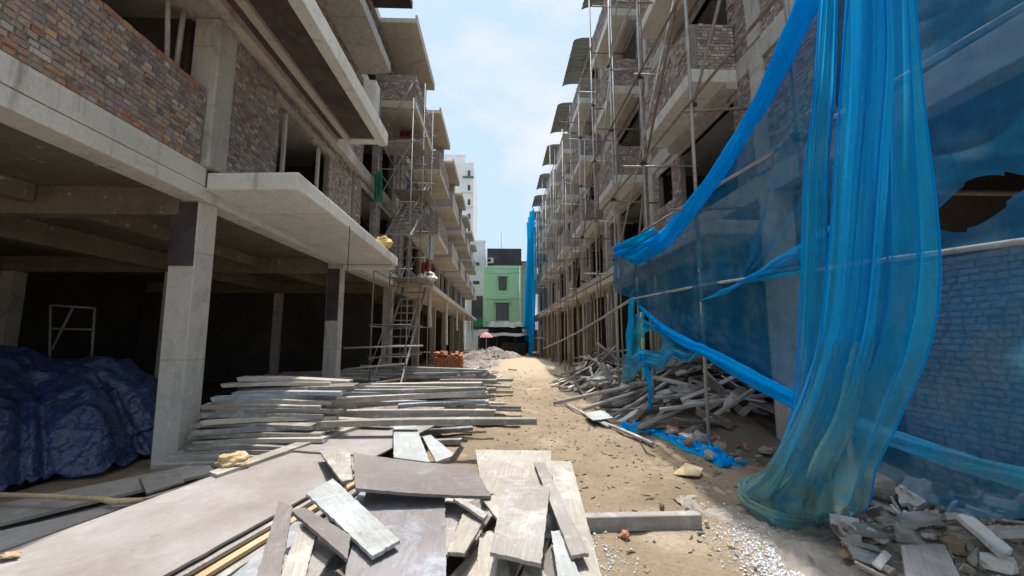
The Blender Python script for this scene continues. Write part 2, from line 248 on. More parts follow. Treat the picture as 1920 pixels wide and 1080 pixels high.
# ---------------------------------------------------------------- mesh builder
BRICKS = [(.37, .285, .265), (.31, .25, .25), (.43, .315, .265), (.36, .33, .325), (.47, .44, .43), (.26, .22, .22), (.46, .335, .25), (.40, .365, .36), (.29, .265, .275), (.52, .49, .465), (.40, .255, .225)]
ORANGE = [(.50, .26, .13), (.44, .20, .12), (.52, .33, .19), (.40, .21, .15)]
class MB:
    def __init__(s): s.v = []; s.f = []; s.c = []; s.smooth = False; s.cur = (1, 1, 1)
    def add(s, vs, fs, col=None):
        n = len(s.v); s.v += [V(p) for p in vs]
        for f in fs: s.f.append([i+n for i in f]); s.c.append(col or s.cur)
        return s
    def hexa(s, p, col=None):       # p: 4 bottom ccw, 4 top ccw
        return s.add(p, [(3, 2, 1, 0), (4, 5, 6, 7), (0, 1, 5, 4), (1, 2, 6, 5), (2, 3, 7, 6), (3, 0, 4, 7)], col)
    def box(s, x0, x1, y0, y1, z0, z1, col=None):
        return s.hexa([(x0, y0, z0), (x1, y0, z0), (x1, y1, z0), (x0, y1, z0), (x0, y0, z1), (x1, y0, z1), (x1, y1, z1), (x0, y1, z1)], col)
    def bar(s, p, q, w, h, up=V((0, 0, 1))):
        p, q = V(p), V(q); d = (q-p).normalized(); a = d.cross(up)
        if a.length < 1e-4: a = V((1, 0, 0))
        a.normalize(); b = a.cross(d); a *= w/2; b *= h/2
        return s.hexa([p-a-b, q-a-b, q+a-b, p+a-b, p-a+b, q-a+b, q+a+b, p+a+b])
    def tube(s, pts, r, n=8, cap=True):
        pts = [V(p) for p in pts]; k = len(pts); rs = r if isinstance(r, (list, tuple)) else [r]*k; base = len(s.v)
        ref = V((.31, .17, .93))
        for i, p in enumerate(pts):
            d = (pts[min(i+1, k-1)]-pts[max(i-1, 0)]).normalized(); a = d.cross(ref)
            if a.length < .05: a = d.cross(V((1, 0, 0)))
            a.normalize(); b = d.cross(a)
            for j in range(n):
                t = 2*math.pi*j/n; s.v.append(p+(a*math.cos(t)+b*math.sin(t))*rs[i])
        for i in range(k-1):
            for j in range(n):
                s.f.append([base+i*n+j, base+i*n+(j+1) % n, base+(i+1)*n+(j+1) % n, base+(i+1)*n+j]); s.c.append(s.cur)
        if cap:
            s.f.append([base+j for j in range(n)][::-1]); s.c.append(s.cur)
            s.f.append([base+(k-1)*n+j for j in range(n)]); s.c.append(s.cur)
        return s
    def grid(s, fn, nu, nv, keep=None):
        base = len(s.v)
        for j in range(nv+1):
            for i in range(nu+1): s.v.append(V(fn(i/nu, j/nv)))
        for j in range(nv):
            for i in range(nu):
                if keep and not keep((i+.5)/nu, (j+.5)/nv): continue
                a = base+j*(nu+1)+i; s.f.append([a, a+1, a+nu+2, a+nu+1]); s.c.append(s.cur)
        return s
    def rock(s, c, r, seed, flat=.7, sub=1):
        import bmesh
        bm = bmesh.new(); bmesh.ops.create_icosphere(bm, subdivisions=sub, radius=1)
        vs = []
        for q in bm.verts:
            k = .62+.75*noise.noise(q.co*1.25+V((seed*3.7, seed*1.3, seed*.7)))+.38
            p = q.co*k; vs.append(V(c)+V((p.x*r*(1+.3*math.sin(seed)), p.y*r, p.z*r*flat)))
        fs = [[x.index for x in f.verts] for f in bm.faces]; bm.free(); return s.add(vs, fs)
    def bricks(s, o, u, n, W, H, holes=(), seed=0, rough=.011, edge=False, even=False):
        """courses of real bricks on a wall face: origin o, unit u along the wall, outward n, size W x H; holes (u0,u1,z0,z1)"""
        r = random.Random(seed); o, u, n = V(o), V(u), V(n); z = V((0, 0, 1)); rows = max(1, int(H/.060)); rh = H/rows
        flip = u.cross(z).dot(n) < 0
        for j in range(rows):
            a = -(.23 if j % 3 else .115)*r.random() if True else 0
            while a < W:
                lw = r.choice((.18, .10, .10, .13, .085)) if j % 3 else .092
                b = a+lw; a0, b0 = max(a, 0), min(b, W); zc = (j+.5)*rh
                if b0-a0 > .03:
                    segs = [(a0, b0)]
                    for h in holes:
                        if h[2] < zc < h[3]:
                            ns = []
                            for (x, y) in segs:
                                if y <= h[0] or x >= h[1]: ns.append((x, y))
                                else:
                                    if x < h[0]-.02: ns.append((x, h[0]))
                                    if y > h[1]+.02: ns.append((h[1], y))
                            segs = ns
                    for (x, y) in segs:
                        pr = .004+rough*r.random()*(2.6 if r.random() < .16 else 1); g = .005+.007*r.random()
                        p0 = o+u*(x+g)+z*(j*rh+g*.8+.003*r.random()); p1 = o+u*(y-g)+z*(j*rh+g*.8+.007*r.random()-.002); h_ = z*(rh-1.7*g)
                        q = [p0, p1, p1+h_, p0+h_]; t = [k+n*(pr+.002*r.random()) for k in q]; q = [k-n*.012 for k in q]
                        fs = [(4, 5, 6, 7), (0, 1, 5, 4), (1, 2, 6, 5), (2, 3, 7, 6), (3, 0, 4, 7)]
                        if flip: fs = [f[::-1] for f in fs]
                        c = r.choice(ORANGE if edge and (j in (0, 1) and r.random() < .55 or r.random() < .03) else BRICKS); k = .70+.62*r.random(); 
                        if even: c = (.33, .305, .295); k = .92+.16*r.random()
                        s.add(q+t, fs, (c[0]*k, c[1]*k, c[2]*k))
                a = b+.004
        return s
    def wall(s, o, u, n, W, H, T, holes=(), seed=0, real=True, edge=False, even=False):
        """brick wall with thickness T behind its face, openings cut through"""
        o, u, n = V(o), V(u).normalized(), V(n).normalized(); us = sorted({0, W, *[h[0] for h in holes], *[h[1] for h in holes]}); zs = sorted({0, H, *[h[2] for h in holes], *[h[3] for h in holes]})
        for a, b in zip(us, us[1:]):
            for c, d in zip(zs, zs[1:]):
                m_, k_ = (a+b)/2, (c+d)/2
                if any(h[0] < m_ < h[1] and h[2] < k_ < h[3] for h in holes): continue
                z = V((0, 0, 1)); p = [o+u*a+z*c, o+u*b+z*c, o+u*b+z*c-n*T, o+u*a+z*c-n*T]
                if u.cross(-n).z < 0: p = p[::-1]
                s.hexa([*p, *[q+z*(d-c) for q in p]], (.27, .245, .22))
        if real: s.bricks(o, u, n, W, H, holes, seed, edge=edge, even=even)
        return s
    def build(s, name, mat, parent=None, smooth=None, origin=None):
        me = bpy.data.meshes.new(name)
        if parent is not None: org = V(parent['_o'])
        elif origin is not None: org = V(origin)
        else:
            xs = [p.x for p in s.v]; ys = [p.y for p in s.v]; org = V(((min(xs)+max(xs))/2, (min(ys)+max(ys))/2, min(p.z for p in s.v)))
        me.from_pydata([p-org for p in s.v], [], s.f); me.update()
        uv = me.uv_layers.new(name='UVMap'); ca = me.color_attributes.new('Col', 'FLOAT_COLOR', 'CORNER')
        ud = [0.]*(2*len(me.loops)); cd = [1.]*(4*len(me.loops))
        for i, pl in enumerate(me.polygons):
            nn = pl.normal; ax = max(range(3), key=lambda q: abs(nn[q])); c = s.c[i]
            for li in pl.loop_indices:
                p = s.v[me.loops[li].vertex_index]
                a, b = ((p.y, p.z), (p.x, p.z), (p.x, p.y))[ax]; ud[2*li] = a; ud[2*li+1] = b
                cd[4*li:4*li+3] = c
        uv.data.foreach_set('uv', ud); ca.data.foreach_set('color', cd)
        if smooth or (smooth is None and s.smooth): me.polygons.foreach_set('use_smooth', [True]*len(me.polygons))
        me.materials.append(M[mat] if isinstance(mat, str) else mat)
        o = bpy.data.objects.new(name, me); COL.objects.link(o)
        if parent is not None: o.parent = parent; o['_o'] = list(parent['_o'])
        else: o.location = org; o['_o'] = list(org)
        return o
def tag(o, label=None, cat=None, group=None, kind=None):
    for k, v in (('label', label), ('category', cat), ('group', group), ('kind', kind)):
        if v: o[k] = v
    return o
def thing(name, loc, label, cat, group=None):
    o = bpy.data.objects.new(name, None); COL.objects.link(o); o.location = loc; o.empty_display_size = .2; o['_o'] = list(loc)
    return tag(o, label, cat, group)
def part(name, mat, parent, *boxes):
    m = MB()
    for b in boxes: m.box(*b)
    return m.build(name, mat, parent)
def clone(o, parent=None):
    c = o.copy(); COL.objects.link(c)
    if parent is not None: c.parent = parent
    for ch in list(o.children): clone(ch, c)
    return c
def bevel(o, wd=.008, seg=1):
    m = o.modifiers.new('edge', 'BEVEL'); m.width = wd; m.segments = seg; m.limit_method = 'ANGLE'; return o
def nz3(x, y, z=0, s=1): return noise.noise(V((x*s, y*s, z*s)))

# ---------------------------------------------------------------- ground
def gz(x, y):
    h = .03*nz3(x, y, 1, .5)+.022*nz3(x, y, 2, 1.7)+.016*nz3(x, y, 3, 4.5)+.010*nz3(x, y, 4, 10)-.03*math.exp(-((x-1.0-.12*math.sin(y*.4))/.16)**2)*(y < 16)-.02*math.exp(-((x-2.1-.1*math.sin(y*.5))/.15)**2)*(y < 12)
    h += .42*math.exp(-((x-1.5)/1.7)**2-((y-23)/5.0)**2)
    return h
def sandiness(x, y):
    a = math.exp(-((x-1.2)/2.1)**2-((y-21)/7)**2)*1.3
    return max(0, min(1, a+.25*nz3(x, y, 9, .8)-.1))
g = MB()
def steps(a, b, d0, k):
    r = [a]; d = d0
    while r[-1] < b: r.append(r[-1]+d); d *= k
    return r
ys = [1.0+.035*i for i in range(120)]; ys += steps(ys[-1]+.035, 60, .04, 1.012)
xs = [-5+.04*i for i in range(251)]
for y in ys:
    for x in xs: g.v.append(V((x, y, gz(x, y))))
nx = len(xs)
for j in range(len(ys)-1):
    for i in range(nx-1): g.f.append([j*nx+i, j*nx+i+1, (j+1)*nx+i+1, (j+1)*nx+i]); g.c.append((1, 1, 1))
go = g.build('ground', 'ground', origin=(0, 0, 0), smooth=True); go['kind'] = 'structure'
at_ = go.data.attributes.new('sand', 'FLOAT', 'POINT'); at_.data.foreach_set('value', [sandiness(p.x, p.y) for p in g.v])
g2 = MB(); g2.box(-1500, 1500, -1500, 1500, -.6, -.12); tag(g2.build('terrain', 'ground', origin=(0, 0, 0)), kind='structure')
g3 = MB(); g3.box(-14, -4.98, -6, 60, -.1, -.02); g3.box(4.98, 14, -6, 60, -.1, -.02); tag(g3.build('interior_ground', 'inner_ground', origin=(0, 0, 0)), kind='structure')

# ---------------------------------------------------------------- houses across from the net (x < 0)
BL = [-1.5, 5.35, 10.3, 15.2, 20.35, 25.5, 30.65, 35.8, 40.95, 46.1]
LBL = ['open fronted brick house bay with low brick parapet above the blue tarpaulin',
 'house with the wide bare concrete canopy and a two post window opening over it',
 'house behind the scaffold tower with stair flights',
 'house just beyond the scaffold tower, above the brick stack',
 'second house beyond the scaffold tower, brick balconies under a slab roof',
 'third house beyond the scaffold tower, brick balconies under a slab roof',
 'fourth house beyond the scaffold tower, small and grey in the distance',
 'second to last house of the row ending at the white wall',
 'last house of the row, touching the white wall by the green house']
FX = -3.95
def beam_y(m, x0, x1, y0, y1, z0, z1): m.box(x0, x1, y0, y1, z0, z1)
for k in range(9):
    y0, y1 = BL[k], BL[k+1]; rt = thing('unfinished_house', (-6, (y0+y1)/2, 0), LBL[k], 'house', 'unfinished houses facing the netted scaffold')
    near = k <= 3; bm_ = 'brick' if near else 'far_brick'
    # columns
    if k == 1:
        c = MB(); c.hexa([(-4.30, 5.36, -.1), (-3.99, 5.36, -.1), (-3.93, 5.64, -.1), (-4.26, 5.64, -.1), (-4.38, 5.40, 3.42), (-4.03, 5.40, 3.42), (-3.96, 5.66, 3.42), (-4.34, 5.66, 3.42)])
        co = bevel(c.build('column', 'concrete', rt), .012)
        d = MB(); d.hexa([(-4.355, 5.375, 2.53), (-4.03, 5.375, 2.53), (-4.03, 5.40, 2.53), (-4.355, 5.40, 2.53), (-4.383, 5.388, 3.40), (-4.05, 5.388, 3.40), (-4.05, 5.41, 3.40), (-4.383, 5.41, 3.40)])
        d.build('painted_patch', 'dark_patch', co)
        c = MB(); c.box(-4.22, -3.86, 5.26, 5.62, 3.853, 6.0); bevel(c.build('column', 'concrete', rt), .02, 2)
    elif k > 1:
        c = MB(); c.box(-4.30, -3.97, y0-.15, y0+.15, -.1, 3.42); co = bevel(c.build('column', 'concrete' if k < 4 else 'old_concrete', rt), .012)
        if k == 2: part('painted_patch', 'dark_patch', co, (-4.28, -3.99, y0-.163, y0-.148, 2.0, 3.3))
        for z0, z1 in ((3.853, 6.0), (6.303, 8.65), (8.953, 11.35)):
            c = MB(); c.box(-4.28, -3.92, y0-.15, y0+.15, z0, z1); c.build('column', 'concrete', rt)
    for xx in (-8.1, -12.0):
        c = MB(); c.box(xx-.15, xx+.15, y0-.15, y0+.15, -.1, 3.2); c.build('column', 'old_concrete', rt)
    # slabs (each with its edge beam and drop beams)
    s = MB(); s.box(-13, FX, y0+.003, y1-.003, 3.60, 3.85)
    e = MB(); e.box(-4.27, FX+.004, y0+.006, y1-.006, 3.42, 3.597); e.box(FX+.002, FX+.012, y0+.006, y1-.006, 3.60, 3.85) if k == 0 else None
    bevel(e.build('edge_beam', 'pale_concrete' if k < 3 else 'soffit', rt), .01)
    s.box(-13, -4.28, y0+.01, y0+.26, 3.22, 3.598)
    s.box(-8.25, -7.98, y0+.27, y1-.01, 3.20, 3.597); s.box(-6.3, -6.1, y0+.27, y1-.01, 3.36, 3.597)
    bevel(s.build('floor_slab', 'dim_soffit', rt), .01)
    s = MB(); s.box(-13, -3.75, y0+.003, y1-.003, 6.0, 6.3); s.build('floor_slab', 'old_concrete', rt)
    s = MB(); s.box(-13, -3.75 if k != 1 else -3.3, y0+.003, y1-.003, 8.65, 8.95); s.build('floor_slab', 'old_concrete', rt)
    s = MB(); s.box(-13, -3.75, y0+.003, y1-.003, 11.35, 11.6); s.build('roof_slab', 'old_concrete', rt)
    part('back_wall', 'shade_wall', rt, (-13.2, -13.003, y0, y1, -.1, 11.6))
    if k >= 3: part('party_wall', 'shade_wall', rt, (-13, -4.75, y0-.06, y0+.06, -.1, 3.21))
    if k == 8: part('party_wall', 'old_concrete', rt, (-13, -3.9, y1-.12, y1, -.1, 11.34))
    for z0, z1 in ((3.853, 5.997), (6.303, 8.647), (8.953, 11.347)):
        part('party_wall', 'shade_wall', rt, (-13, -4.3, y0-.06, y0+.06, z0, z1))
    if k == 0:
        s = MB(); s.wall((-3.955, -1.4, 3.853), (0, 1, 0), (1, 0, 0), 6.62, .98, .11, seed=3, edge=True)
        s.build('parapet', 'brick', rt)
        # top course laid flat
        s = MB(); r = random.Random(4); y = -1.4
        while y < 5.1:
            c = r.choice(ORANGE); s.box(-4.06, -3.945+.014*r.random(), y, y+.1, 4.835, 4.89+.016*r.random(), c); y += .108
        s.build('coping', 'brick', rt)
        continue
    if k == 1:
        s = MB()
        s.hexa([(-3.94, 5.36, 3.56), (-2.73, 5.36, 3.58), (-2.60, 10.32, 3.40), (-3.94, 10.32, 3.40), (-3.94, 5.36, 3.80), (-2.73, 5.36, 3.83), (-2.60, 10.32, 3.61), (-3.94, 10.32, 3.61)])
        s.box(-3.93, -2.66, 10.12, 10.31, 3.29, 3.398)
        bevel(s.build('canopy', 'pale_concrete', rt), .02, 2)
        w1 = MB(); w1.wall((-3.90, 5.63, 3.853), (0, 1, 0), (1, 0, 0), 4.66, 2.14, .11, [(1.25, 3.35, 0, 1.86)], 11); w1.build('brick_wall', 'brick', rt)
        part('lintel', 'old_concrete', rt, (-4.0, -3.86, 6.7, 9.2, 5.716, 5.84))
        wf = part('window_opening', 'white_metal', rt, (-4.0, -3.95, 7.18, 7.25, 3.855, 5.71))
        part('post', 'white_metal', wf, (-4.0, -3.95, 8.55, 8.63, 3.855, 5.71)); part('post', 'old_concrete', wf, (-4.05, -3.99, 6.9, 6.96, 3.855, 5.71))
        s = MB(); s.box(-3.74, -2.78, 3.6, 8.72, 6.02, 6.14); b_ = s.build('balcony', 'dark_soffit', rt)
        s = MB(); s.box(-2.777, -2.58, 3.6, 8.95, 5.95, 6.27); s.box(-3.74, -2.78, 8.723, 8.95, 5.99, 6.28); bevel(s.build('edge_beam', 'pale_concrete', b_), .012)
        s = MB(); s.box(-3.46, -3.33, 3.6, 8.72, 5.95, 6.018); s.box(-3.745, -3.62, 3.6, 8.72, 5.90, 6.018); s.build('drop_beam', 'soffit', b_)
        s = MB(); s.box(-2.85, -2.6, 8.0, 8.3, 6.303, 6.95); s.build('stub_column', 'concrete', b_)
        s = MB(); s.wall((-3.78, 5.5, 6.303), (0, 1, 0), (1, 0, 0), 4.7, 2.34, .11, [(.6, 3.9, 0, 2.0)], 12); s.build('brick_wall', 'brick', rt)
        s = MB(); s.box(-3.297, -2.95, 5.4, 10.2, 8.62, 8.9); s.build('balcony', 'old_concrete', rt)
        s = MB(); s.wall((-3.78, 5.5, 8.953), (0, 1, 0), (1, 0, 0), 4.7, 2.39, .11, [(.6, 3.9, 0, 2.0)], 13); s.build('brick_wall', 'brick', rt)
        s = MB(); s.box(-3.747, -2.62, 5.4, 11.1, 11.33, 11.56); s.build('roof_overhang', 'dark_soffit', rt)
        continue
    # generic house
    Fy = y1-.05
    if k >= 3:
        c = MB(); c.box(FX+.005, -2.58, y0-.72 if k == 3 else y0+.1, y1-.1, 3.42, 3.64); bevel(c.build('canopy', 'soffit', rt), .015)
        pp = MB(); pp.tube([(-2.75, y0+.9, 3.41), (-2.75, y0+.9, 2.6), (-2.72, y0+.95, 2.0 if k % 2 else 1.2)], .07, 8); pp.build('drain_pipe', 'white_cloth', rt)
    else:
        part('ground_beam', 'pale_concrete', rt, (FX+.006, -3.8, y0, y1, 3.44, 3.86))
    for fi, (z0, z1) in enumerate(((3.853, 5.997), (6.303, 8.647), (8.953, 11.347))):
        W = y1-y0-.32; s = MB(); s.wall((-3.86, y0+.16, z0), (0, 1, 0), (1, 0, 0), W, z1-z0, .11, [(.55, 1.7, 0, 1.9), (2.35, 3.9, .0 if fi else .5, 1.9)], 20*k+fi, near)
        wl = s.build('brick_wall', bm_, rt)
        part('lintel', 'old_concrete', wl, (-3.92, -3.83, y0+.6, y1-.7, z0+1.9, z0+2.06))
        part('window_frame', 'white_metal', wl, (-3.95, -3.91, y0+2.55, y0+2.61, z0+.01, z0+1.9))
    blen = 3.3
    for fi, zz in enumerate((5.75, 8.65)):
        if k == 2 and fi == 0: continue
        c = MB(); c.box(-3.747, -2.6, Fy-blen, Fy, zz, zz+.22); b_ = bevel(c.build('balcony', 'soffit', rt), .012)
        s = MB(); s.wall((-2.64, Fy-blen+.02, zz+.223), (0, 1, 0), (1, 0, 0), blen-.04, .85, .1, seed=k*7+fi, real=near)
        s.wall((-2.745, Fy-blen+.02, zz+.223), (-1, 0, 0), (0, -1, 0), 1.0, .85, .1, seed=k*9+fi, real=near); s.build('parapet', bm_, b_)
    c = MB(); c.box(-3.747, -2.6, Fy-3.5, Fy, 11.33, 11.5); c.box(-2.66, -2.595, Fy-3.5, Fy, 11.503, 11.62); bevel(c.build('roof_overhang', 'soffit', rt), .012)
    c = MB(); c.box(-3.3, -2.9, Fy-.35, Fy-.12, 9.75, 11.33) if k < 6 else c.box(-3.3, -3, Fy-.35, Fy-.12, 9.75, 11.33); c.build('stub_column', 'concrete', rt)

# ---------------------------------------------------------------- houses behind the scaffold (x > 0)
RY0, RP = 5.9, 4.6
OR = ['brick house wrapped by the blue net with a bare concrete floor band', 'first house clear of the blue net with two brick balconies over the timber heap', 'second house from the blue net with stacked brick balconies', 'third house from the blue net under a ribbed metal roof', 'fourth house from the blue net under a ribbed metal roof',
      'fifth house from the blue net under a ribbed metal roof', 'sixth house from the blue net, small brick balconies', 'seventh house from the blue net, by the far strip of netting', 'last house of the scaffolded row before the street end']
for k in range(-1, 8):
    y0 = RY0+RP*k if k >= 0 else -2.0; y1 = RY0+RP*(k+1); near = k <= 2; bm_ = 'brick' if near else 'far_brick'
    rt = thing('unfinished_house', (7, (y0+y1)/2, 0), OR[k+1], 'house', 'unfinished houses behind the tube scaffold')
    zf = [3.78, 5.97, 8.70, 11.2]
    for i, z in enumerate(zf):
        s = MB(); s.box(4.13, 13, y0+.003, y1-.003, z+.12, z+.33); s.box(4.1, 4.35, y0+.003, y1-.003, z, z+.36)
        if i == 0 and k >= 0: s.box(4.36, 13, y0+.01, y0+.25, z-.25, z+.118); s.box(4.36, 13, y1-.25, y1-.01, z-.25, z+.118)
        bevel(s.build('floor_slab', 'concrete' if i < 2 else 'old_concrete', rt), .01)
    part('roof_slab', 'old_concrete', rt, (4.05, 13, y0+.003, y1-.003, 13.6, 13.85)); part('back_wall', 'shade_wall', rt, (13.003, 13.2, y0, y1, -.1, 13.85))
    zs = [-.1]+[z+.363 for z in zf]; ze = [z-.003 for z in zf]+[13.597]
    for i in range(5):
        part('party_wall', 'shade_wall', rt, (4.42, 13, y1-.06, y1+.06, zs[i], (zf[0]-.26 if k >= 0 else zf[0]-.003) if i == 0 else ze[i]))
        c = MB(); c.box(4.08, 4.40, y1-.15, y1+.15, zs[i], ze[i]); c.build('column', 'concrete', rt)
        if i == 0: 
            if k == -1:
                part('ceiling_shade_sheet', 'dark_soffit', rt, (4.36, 12.99, y0+.26, y1-.26, 3.80, 3.896))  # dark sheet added under the slab to imitate shade behind the net tear
                s = MB(); s.wall((4.12, y0+.1, zs[i]), (0, 1, 0), (-1, 0, 0), y1-y0-1.9, 2.42, .11, seed=99, even=True); s.build('brick_wall', 'brick', rt)
            continue
        W = y1-y0-.32
        if k == -1: holes = [(2.6, 6.5, 0, 1.7)] if i == 1 else ([] if i == 2 else [(2, 5, 0, 2)])
        else: hh = min(2.0, ze[i]-zs[i]-.22); holes = [(.55, 2.7, 0, hh), (3.15, 3.95, .7, hh)]
        s = MB(); s.wall((4.13, y0+.16, zs[i]), (0, 1, 0), (-1, 0, 0), W, ze[i]-zs[i], .11, holes, 300+k*11+i, near and i < 4); wl = s.build('brick_wall', bm_, rt)
        if k >= 0: part('lintel', 'old_concrete', wl, (4.115, 4.24, y0+.5, y1-.4, zs[i]+hh, zs[i]+hh+.14))
    if k >= 0:
        c = MB(); c.box(3.25, 4.097, y0+.15, y1-.15, 3.2, 3.42); c.box(3.25, 3.4, y0+.15, y1-.15, 3.42, 3.55); bevel(c.build('canopy', 'soffit', rt), .015)
        for i, z in enumerate(zf[1:]):
            c = MB(); c.box(3.3, 4.097, y0+.5, y0+2.95, z, z+.24); b_ = bevel(c.build('balcony', 'pale_concrete', rt), .012)
            c = MB(); c.box(3.90, 4.096, y0+.5, y0+2.95, z-.12, z-.002); c.build('drop_beam', 'old_concrete', b_)
            s = MB(); s.wall((3.33, y0+.53, z+.243), (0, 1, 0), (-1, 0, 0), 2.4, .86, .1, seed=500+k*7+i, real=near)
            s.wall((3.435, y0+.53, z+.243), (1, 0, 0), (0, -1, 0), .66, .86, .1, seed=600+k*7+i, real=near); s.build('parapet', bm_, b_)
        # ribbed metal roof over the top balcony
        s = MB(); n = 13
        for i in range(n):
            a = y0-.05+3.05*i/n; b = a+3.05/n
            for (p, q, dz0, dz1) in ((a, a+.5*(b-a), 0, 0), (a+.5*(b-a), a+.62*(b-a), 0, .05), (a+.62*(b-a), a+.88*(b-a), .05, .05), (a+.88*(b-a), b, .05, 0)):
                def zz(x): return 13.72-.12*max(0, (3.35-x)/.35)**2*.9-(4.05-x)*.04
                for (xa, xb) in ((4.05, 3.35), (3.35, 3.12), (3.12, 2.98)):
                    s.hexa([(xb, p, zz(xb)+dz0), (xa, p, zz(xa)+dz0), (xa, q, zz(xa)+dz1), (xb, q, zz(xb)+dz1), (xb, p, zz(xb)+dz0+.006), (xa, p, zz(xa)+dz0+.006), (xa, q, zz(xa)+dz1+.006), (xb, q, zz(xb)+dz1+.006)])
        s.build('roof_sheet', 'sheet_metal', rt)

# ---------------------------------------------------------------- tube scaffold beside the net
sc = thing('tube_scaffold', (2.95, 5.76, 0), 'tall steel tube scaffold carrying the blue net along the brick balconies', 'scaffold')
def tube_part(name, pts, r, mat, parent, n=8):
    m = MB(); m.tube(pts, r, n); return m.build(name, mat, parent, smooth=True)
PY = [1.6, 3.70, 5.76, 7.88, 10.1, 12.0, 14.1, 16.2, 18.3, 20.4, 22.6, 24.8, 27.0, 29.3, 31.6, 34, 36.4, 39]
for i, y in enumerate(PY):
    a, b = .03*math.sin(i*2.3), .05*math.cos(i*1.7)
    top = 15.0 if i < 4 else R.choice([11.5, 12.6, 13.2, 10.6])
    tube_part('standard', [(2.95+a, y, 0), (2.95+b*.5, y+a, top*.45), (2.95+b, y-a, top)], .026 if i < 6 else .022, 'tube', sc)
    if i > 2:
        tube_part('standard', [(3.18+b, y+.5, 0), (3.2+a, y+.5+b, top-1.5)], .021, 'rusty_tube' if i % 2 else 'tube', sc, 6)
for z, ya, yb, m in ((5.15, 3.4, 20, 'rusty_tube'), (7.05, 3.3, 12.4, 'rusty_tube'), (8.9, 5.5, 30, 'tube'), (10.8, 7.5, 39.2, 'tube'), (5.3, 20, 39.3, 'tube'), (3.2, 10, 39.3, 'rusty_tube'), (1.5, 26, 39.3, 'tube')):
    tube_part('ledger', [(2.90, ya, z), (2.92, (ya+yb)/2, z+.05), (2.90, yb, z-.04)], .024, m, sc)
for i, y in enumerate(PY[2:14]):
    for z in ((3.5, 5.1, 7.1, 8.85, 10.7) if i < 6 else (3.2, 5.2, 8.8)):
        tube_part('transom', [(2.55 if (i+int(z)) % 3 == 0 else 2.85, y+.04, z+.05*math.sin(i+z)), (4.12 if z != 3.5 else 3.9, y+.02, z+.04*math.cos(i*z))], .022, 'rusty_tube' if (i+int(z)) % 2 else 'tube', sc, 6)
for p, q, m in (((2.98, 5.9, 5.0), (3.0, 3.0, 8.4), 'tube'), ((2.98, 7.8, 5.2), (2.98, 5.0, 8.6), 'rusty_tube'), ((2.98, 10, 3.6), (2.99, 6.2, 7.4), 'tube'), ((3.02, 9.2, 2.2), (3.05, 8.0, 5.1), 'rusty_tube'), ((2.98, 12.2, 5.1), (2.98, 10, 8.9), 'tube'),
                ((2.98, 16, 3.2), (2.98, 12.1, 7.2), 'rusty_tube'), ((2.97, 22, 5.2), (2.98, 18.3, 8.9), 'tube'), ((2.8, 31, 0), (2.9, 27.2, 2.5), 'tube'), ((2.97, 10.1, 8.9), (2.97, 8, 12), 'tube')):
    tube_part('brace', [p, q], .022, m, sc, 6)
for i, y in enumerate(PY[1:7]):
    for z in (3.55, 5.15, 7.05, 8.9):
        m = MB(); m.box(2.92, 2.985, y-.03, y+.03, z-.035, z+.035); m.tube([(2.89, y, z), (3.02, y, z)], .03, 6); m.build('coupler', 'dark', sc)
# bamboo rails tied to it
pts = [(2.86, 26.5, .85), (2.88, 20, 1.35), (2.87, 15, 1.75), (2.86, 11, 2.15), (2.85, 8.5, 2.42)]
tag(MB().tube(pts, .032, 8).build('bamboo_pole', 'plank', smooth=True), 'long bamboo rail sloping down along the scaffold from the torn net edge', 'pole')
tag(MB().tube([(2.895, 8.7, 2.42), (2.895, 5.5, 2.33), (2.895, 2.0, 2.12), (2.895, 1.2, 2.05)], .022, 8).build('steel_pole', 'tube', smooth=True), 'grey rail pressed along the middle of the blue net sheet', 'pole')
tag(MB().tube([(2.93, 8.1, 3.75), (2.94, 5, 3.62), (2.94, 1.5, 3.42)], .02, 8).build('steel_pole', 'tube', smooth=True), 'grey rail crossing the net high up, behind the hanging curtain', 'pole')
# timber and bamboo props under the far canopies
r = random.Random(5); k = 0
for i in range(34):
    y = 9.8+i*.85+.3*r.random(); x = r.choice([3.35, 3.6, 3.85])+.1*r.random()
    o = MB().tube([(x, y, 0), (x+.06*r.uniform(-1, 1), y+.15*r.uniform(-1, 1), 3.2)], r.choice([.03, .036, .028]), 6).build('prop', r.choice(['tube', 'rusty_tube', 'bamboo']), smooth=True)
    tag(o, 'thin upright prop holding up the low concrete canopy behind the scaffold', 'prop', 'props under the low canopies')
tag(MB().tube([(3.4, 9.6, 0), (3.42, 9.62, 2.2)], .05, 8).build('prop', 'green_paint', smooth=True), 'green painted upright beside the torn net edge', 'prop')
for i, (x, y) in enumerate(((-4.45, 3.9), (-4.42, 4.35))):
    pass
tag(MB().tube([at(313, 130, 'x', -4.4), at(316, -60, 'x', -4.4)], .03, 8).build('prop', 'white_metal', smooth=True), 'upright white prop behind the brick parapet', 'prop')
tag(MB().tube([at(328, 140, 'x', -4.3), at(356, -60, 'x', -4.3)], .035, 8).build('prop', 'tube', smooth=True), 'slanting grey prop behind the brick parapet', 'prop')

